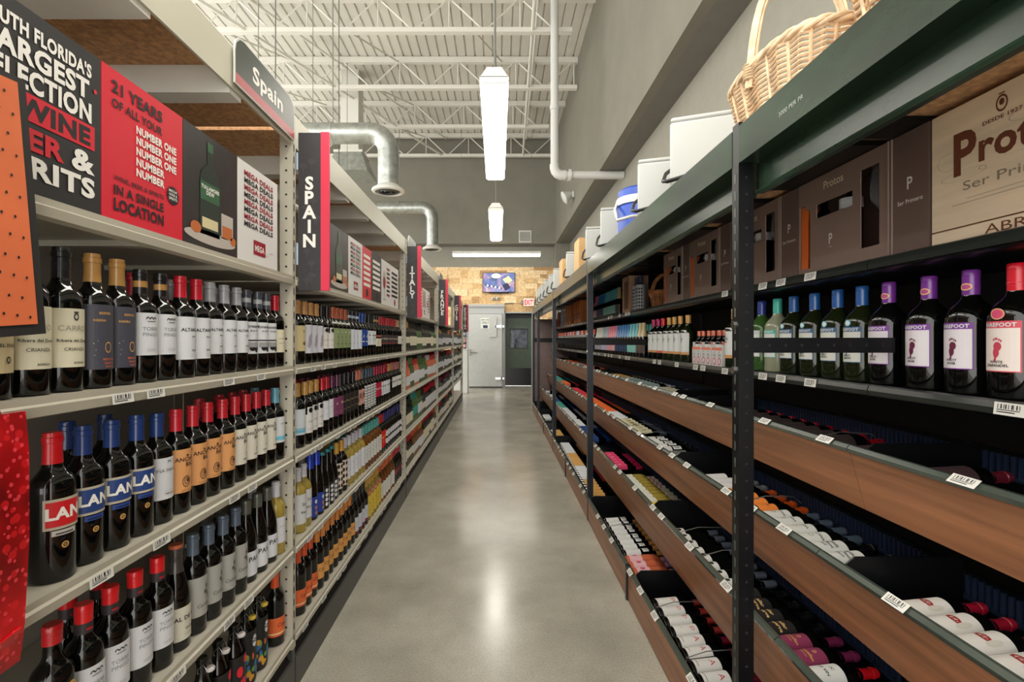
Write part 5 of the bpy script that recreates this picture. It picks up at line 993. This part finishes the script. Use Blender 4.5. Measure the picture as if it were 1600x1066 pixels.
S['l_10'] = P('coral-capped numbered white-label', [(196, 66, 56)], [(.08, .48, 75, (206, 204, 200), [('t', 'D', .35, .7, .16, (190, 40, 40), .0), ('d', .1, .76, .12, .1, (190, 60, 50), .8), ('r', -.6, .3, .2, .32, GRY)])]); S['l_A'] = P('burgundy-capped letter white-label', [(150, 34, 60)], [(.06, .46, 75, (206, 204, 200), [('t', 'A', .3, .6, .22, (170, 50, 44), .0), ('r', -.6, .12, .6, .14, K)])])
S['l_tan'] = P('tan-capped ring-neck white-label', [(206, 146, 80)], [(.06, .4, 80, (206, 206, 204), lines(GRY, .6)), (.46, .6, 45, (206, 206, 204), [('d', 0, .5, .5, .36, K, .85), ('d', 0, .5, .26, .2, K, .7)])]); S['l_rosy'] = P('pink-capped rosy', [(214, 130, 150), (120, 150, 200)], [(.06, .34, 80, (214, 170, 176), [('d', 0, .5, .3, .2, (190, 60, 90))])], glass='rose')
lay(0, 'l_redcap', [2.49, 2.4, 2.3, 2.21, 2.12, 2.03, 1.94, 1.85, 1.76], ' right of the dark post'); lay(0, 'l_dkred', [1.585], ' near the navy rest'); S['l_dkred'].desc = 'wine-red-capped'; lay(0, 'l_dkred', [1.31], ' at the right edge')
S['l_cream2'] = P('cream-capped dark', [(206, 200, 172)], [(.1, .5, 80, (206, 200, 176), [])]); S['l_wdot'] = P('white-and-teal-capped dark', [(196, 204, 204)], [(.1, .5, 80, (150, 170, 170), [])])
lay(0, 'l_cream2', seq(3.08, .085, 7), ' left of the dark post'); lay(0, 'l_bgold', seq(2.76, .09, 3), ' beside cream caps'); lay(0, 'l_wdot', seq(3.86, .1, 8), ' far left')
lay(1, 'l_zin', seq(1.06, .075, 4), ' at right edge'); lay(1, 'l_blk', [1.51, 1.59, 1.67], ''); lay(1, 'l_sil', [1.745, 1.82, 1.895, 1.965], ''); lay(1, 'l_or', [2.045, 2.12, 2.2, 2.275], '')
lay(1, 'l_wht', [2.37, 2.45, 2.53], ' behind the dark post'); lay(1, 'l_brass', seq(2.83, .08, 4), ''); lay(1, 'l_ring', seq(3.2, .08, 5), ''); lay(1, 'l_cream', seq(3.8, .09, 7), '')
S['l_redlab'] = S['l_red']; lay(2, 'l_red', [1.5], ''); lay(2, 'l_pur', [1.58, 1.66], ''); lay(2, 'l_bgold', [1.735, 1.81, 1.89, 1.965], ''); lay(2, 'l_silw', seq(2.06, .08, 8), '')
lay(2, 'l_lil', [2.81, 2.89], ''); lay(2, 'l_yel', [2.97, 3.05], ''); lay(2, 'l_crm', seq(3.135, .078, 4), ''); lay(2, 'l_pkb', seq(3.447, .078, 4), ''); lay(2, 'l_pink', seq(3.99, .085, 6), '')
lay(3, 'l_A', [1.92, 2.0, 2.08, 2.16], ' of the nearest rack'); lay(3, 'l_10', [2.24, 2.32, 2.4, 2.48], ''); lay(3, 'l_rosy', [2.82, 2.9, 2.98], ''); lay(3, 'l_tan', seq(3.065, .078, 8), ''); lay_all()

# ---- everything too far or too hidden to count singly: one mass of bottles
def mass():
    mats = [glass_d, GL['amber'], GL['rose'], GL['green'], GL['gold']] + [paint(c, .4) for c in (WH, CR, RED, BLUE, TAN, (60, 150, 140), BLK, (222, 104, 50), (130, 40, 80), (206, 60, 70), (170, 176, 186), (90, 120, 60))]
    w, cr, rd, bl, tn, te, bk, orr, pu, co, si, gn = range(5, 17); m = MB(); rng = random.Random(8)
    def bot(x, y, z, g, c, l, lie=0, H=.278, r=.0355, l0=.18, l1=.58):
        def ring(q, t): return [(q * math.sin(2 * math.pi * i / 10), -q * math.cos(2 * math.pi * i / 10), t * H) for i in range(10)]
        prof = [(.9, 0), (1, .02), (1, .6), (.86, .69), (.45, .79), (.42, 1)]; v = []
        for k_, t in prof: v += ring(k_ * r, t)
        f = []; ms = []
        for j in range(5):
            for i in range(10): f.append((j * 10 + i, j * 10 + (i + 1) % 10, (j + 1) * 10 + (i + 1) % 10, (j + 1) * 10 + i)); ms.append(c if j == 4 else g)
        f.append(tuple(range(50, 60))); ms.append(c); o = len(v)
        for t in (l0, l1): v += [(1.012 * p[0], 1.012 * p[1], p[2]) for p in ring(r, t)]
        for i in (range(10) if lie else (0, 1, 2, 3, 4)): f.append((o + i, o + (i + 1) % 10, o + 10 + (i + 1) % 10, o + 10 + i)); ms.append(l)
        if lie: v = [(x + p[2], y + p[1], z - p[0]) for p in v]
        else: v = [(x + p[0], y + p[1], z + p[2]) for p in v]
        q = len(m.v); m.v += v; m.f += [tuple(i + q for i in a) for a in f]; m.m += ms
    dk = 0
    pal = {0: [[(dk, bk, cr), (dk, tn, cr), (dk, bk, w), (3, bk, cr)], [(dk, rd, w), (dk, bk, w), (dk, tn, w)], [(dk, tn, w), (dk, pu, w)]],
           1: [[(2, tn, w), (2, co, w), (2, w, w), (3, gn, w)], [(dk, rd, w), (dk, bk, w)], [(dk, bk, cr), (dk, tn, w)]],
           2: [[(3, te, te), (3, gn, w), (dk, rd, w), (dk, bk, cr)], [(dk, rd, w), (dk, pu, w), (dk, bk, w)], [(dk, bk, w)]],
           3: [[(1, tn, w), (1, orr, w), (dk, rd, cr), (dk, bl, w), (dk, bk, w)], [(dk, tn, cr), (dk, bk, w), (dk, rd, cr)], [(dk, bk, cr)]]}
    for b in range(2, 5):
        for s in range(4):
            if b == 4 and s == 3: continue
            y = POST[b] + .07; opts = pal[s][b - 2]; i = 0
            while y < POST[b + 1] - .08:
                if i <= 0: cur = opts[rng.randrange(len(opts))]; i = rng.randint(2, 6); l0 = rng.uniform(.1, .28); l1 = rng.uniform(.46, .6); bh = rng.uniform(.255, .295)
                bot(XB, y, EYE + SHELF_L[s] + .001, *cur, l0=l0, l1=l1, H=bh)
                if rng.random() < .7: bot(XB - .085, y, EYE + SHELF_L[s] + .001, *cur, l0=l0, l1=l1, H=bh)
                y += .078; i -= 1
    back = [[tn, bk, tn, rd, bk], [tn, rd, pu, bk, w], [te, tn, w, bl], [orr, orr, bk, tn, co]]
    for s in range(4):
        y = 2.2; i = 0
        while y < 4.35:
            if i <= 0: c = rng.choice(back[s]); i = rng.randint(2, 6)
            if rng.random() < .75: bot(XB - .085, y, EYE + SHELF_L[s] + .001, dk, c, w)
            y += .0745; i -= 1
    # far bins on the right
    far = [[(dk, tn, tn), (dk, bk, bk), (dk, orr, orr), (dk, si, si)], [(dk, te, te), (dk, co, orr), (dk, orr, orr), (dk, rd, co), (dk, bk, w)], [(dk, bl, bl), (dk, w, w), (dk, bl, te), (dk, si, w)], [(dk, rd, rd), (dk, co, w), (dk, tn, w), (dk, bk, tn)]]
    for bi, (y0, y1) in enumerate(((4.72, 9.9), (4.45, 9.9), (4.52, 9.9), (4.05, 8.7))):
        xt, ht, xb, hb, xk = BINS[bi]; y = max(y0, LAYMAX[bi] + .13); i = 0
        while y < y1:
            if i <= 0: cur = rng.choice(far[bi]); i = rng.randint(5, 9); skip = rng.random() < .12
            nearpost = any(abs(y - q) < .06 for q in PR)
            if not skip and not nearpost: bot(xt + .06, y, EYE + ht + AX[bi] - .011, *cur, lie=1, l0=.1, l1=.5)
            y += .083; i -= 1
    # far standing rows on the right
    y = 6.05
    for y, cur in [(6.12 + .09 * i, rng.choice([(dk, rd, w), (dk, co, w), (dk, orr, w), (dk, w, w), (dk, bk, cr), (dk, tn, w)])) for i in range(40)]:
        if not any(abs(y - q) < .06 for q in PR): bot(1.215, y, EYE + SHELF_R[1] + .001, *cur, r=.037)
    # bottles behind the first row on the right
    for x in (1.31,):
        for i in range(9): bot(x, 4.1 + i * .09, EYE + SHELF_R[1] + .001, dk, te if i % 3 else bl, te, r=.04)
    o = m.build('wine_bottles', mats, None, 40); o['kind'] = 'stuff'; o['label'] = 'rows of small distant and back-row wine bottles on the far shelves and bins'; o['category'] = 'bottles'
mass()

# far left end: white cabinet with a few bottles
def end_cabinet():
    c = empty('display_cabinet', (-1.0, 13.5, 0)); tag(c, 'narrow white display cabinet beside the grey cooler door', 'cabinet')
    MB().box(-.2, .2, -.2, .2, 0, 1.18).build('cabinet_body', whitep, c, bevel=.01); MB().box(-.22, .22, -.22, .22, 1.18, 1.21).build('cabinet_top', whitep, c); MB().box(.16, .2, -.2, -.17, 1.21, 1.75).box(-.2, -.16, -.2, -.17, 1.21, 1.75).build('shelf_post', wirem, c); MB().box(-.2, .2, -.2, .2, 1.52, 1.53).build('shelf', wirem, c)
    for i, z in enumerate((1.2105, 1.5305)):
        for j in range(3): put(S['s_pale' if (i + j) % 2 else 's_pink'], Matrix.Translation((-.88 - .1 * j, 13.4, z)), '%s bottle on the %s of the narrow white cabinet' % (('right', 'middle', 'left')[j], ('top', 'upper shelf')[i]), 'bottles on the white end cabinet')
end_cabinet()
print('bottles', N_BOTTLES)
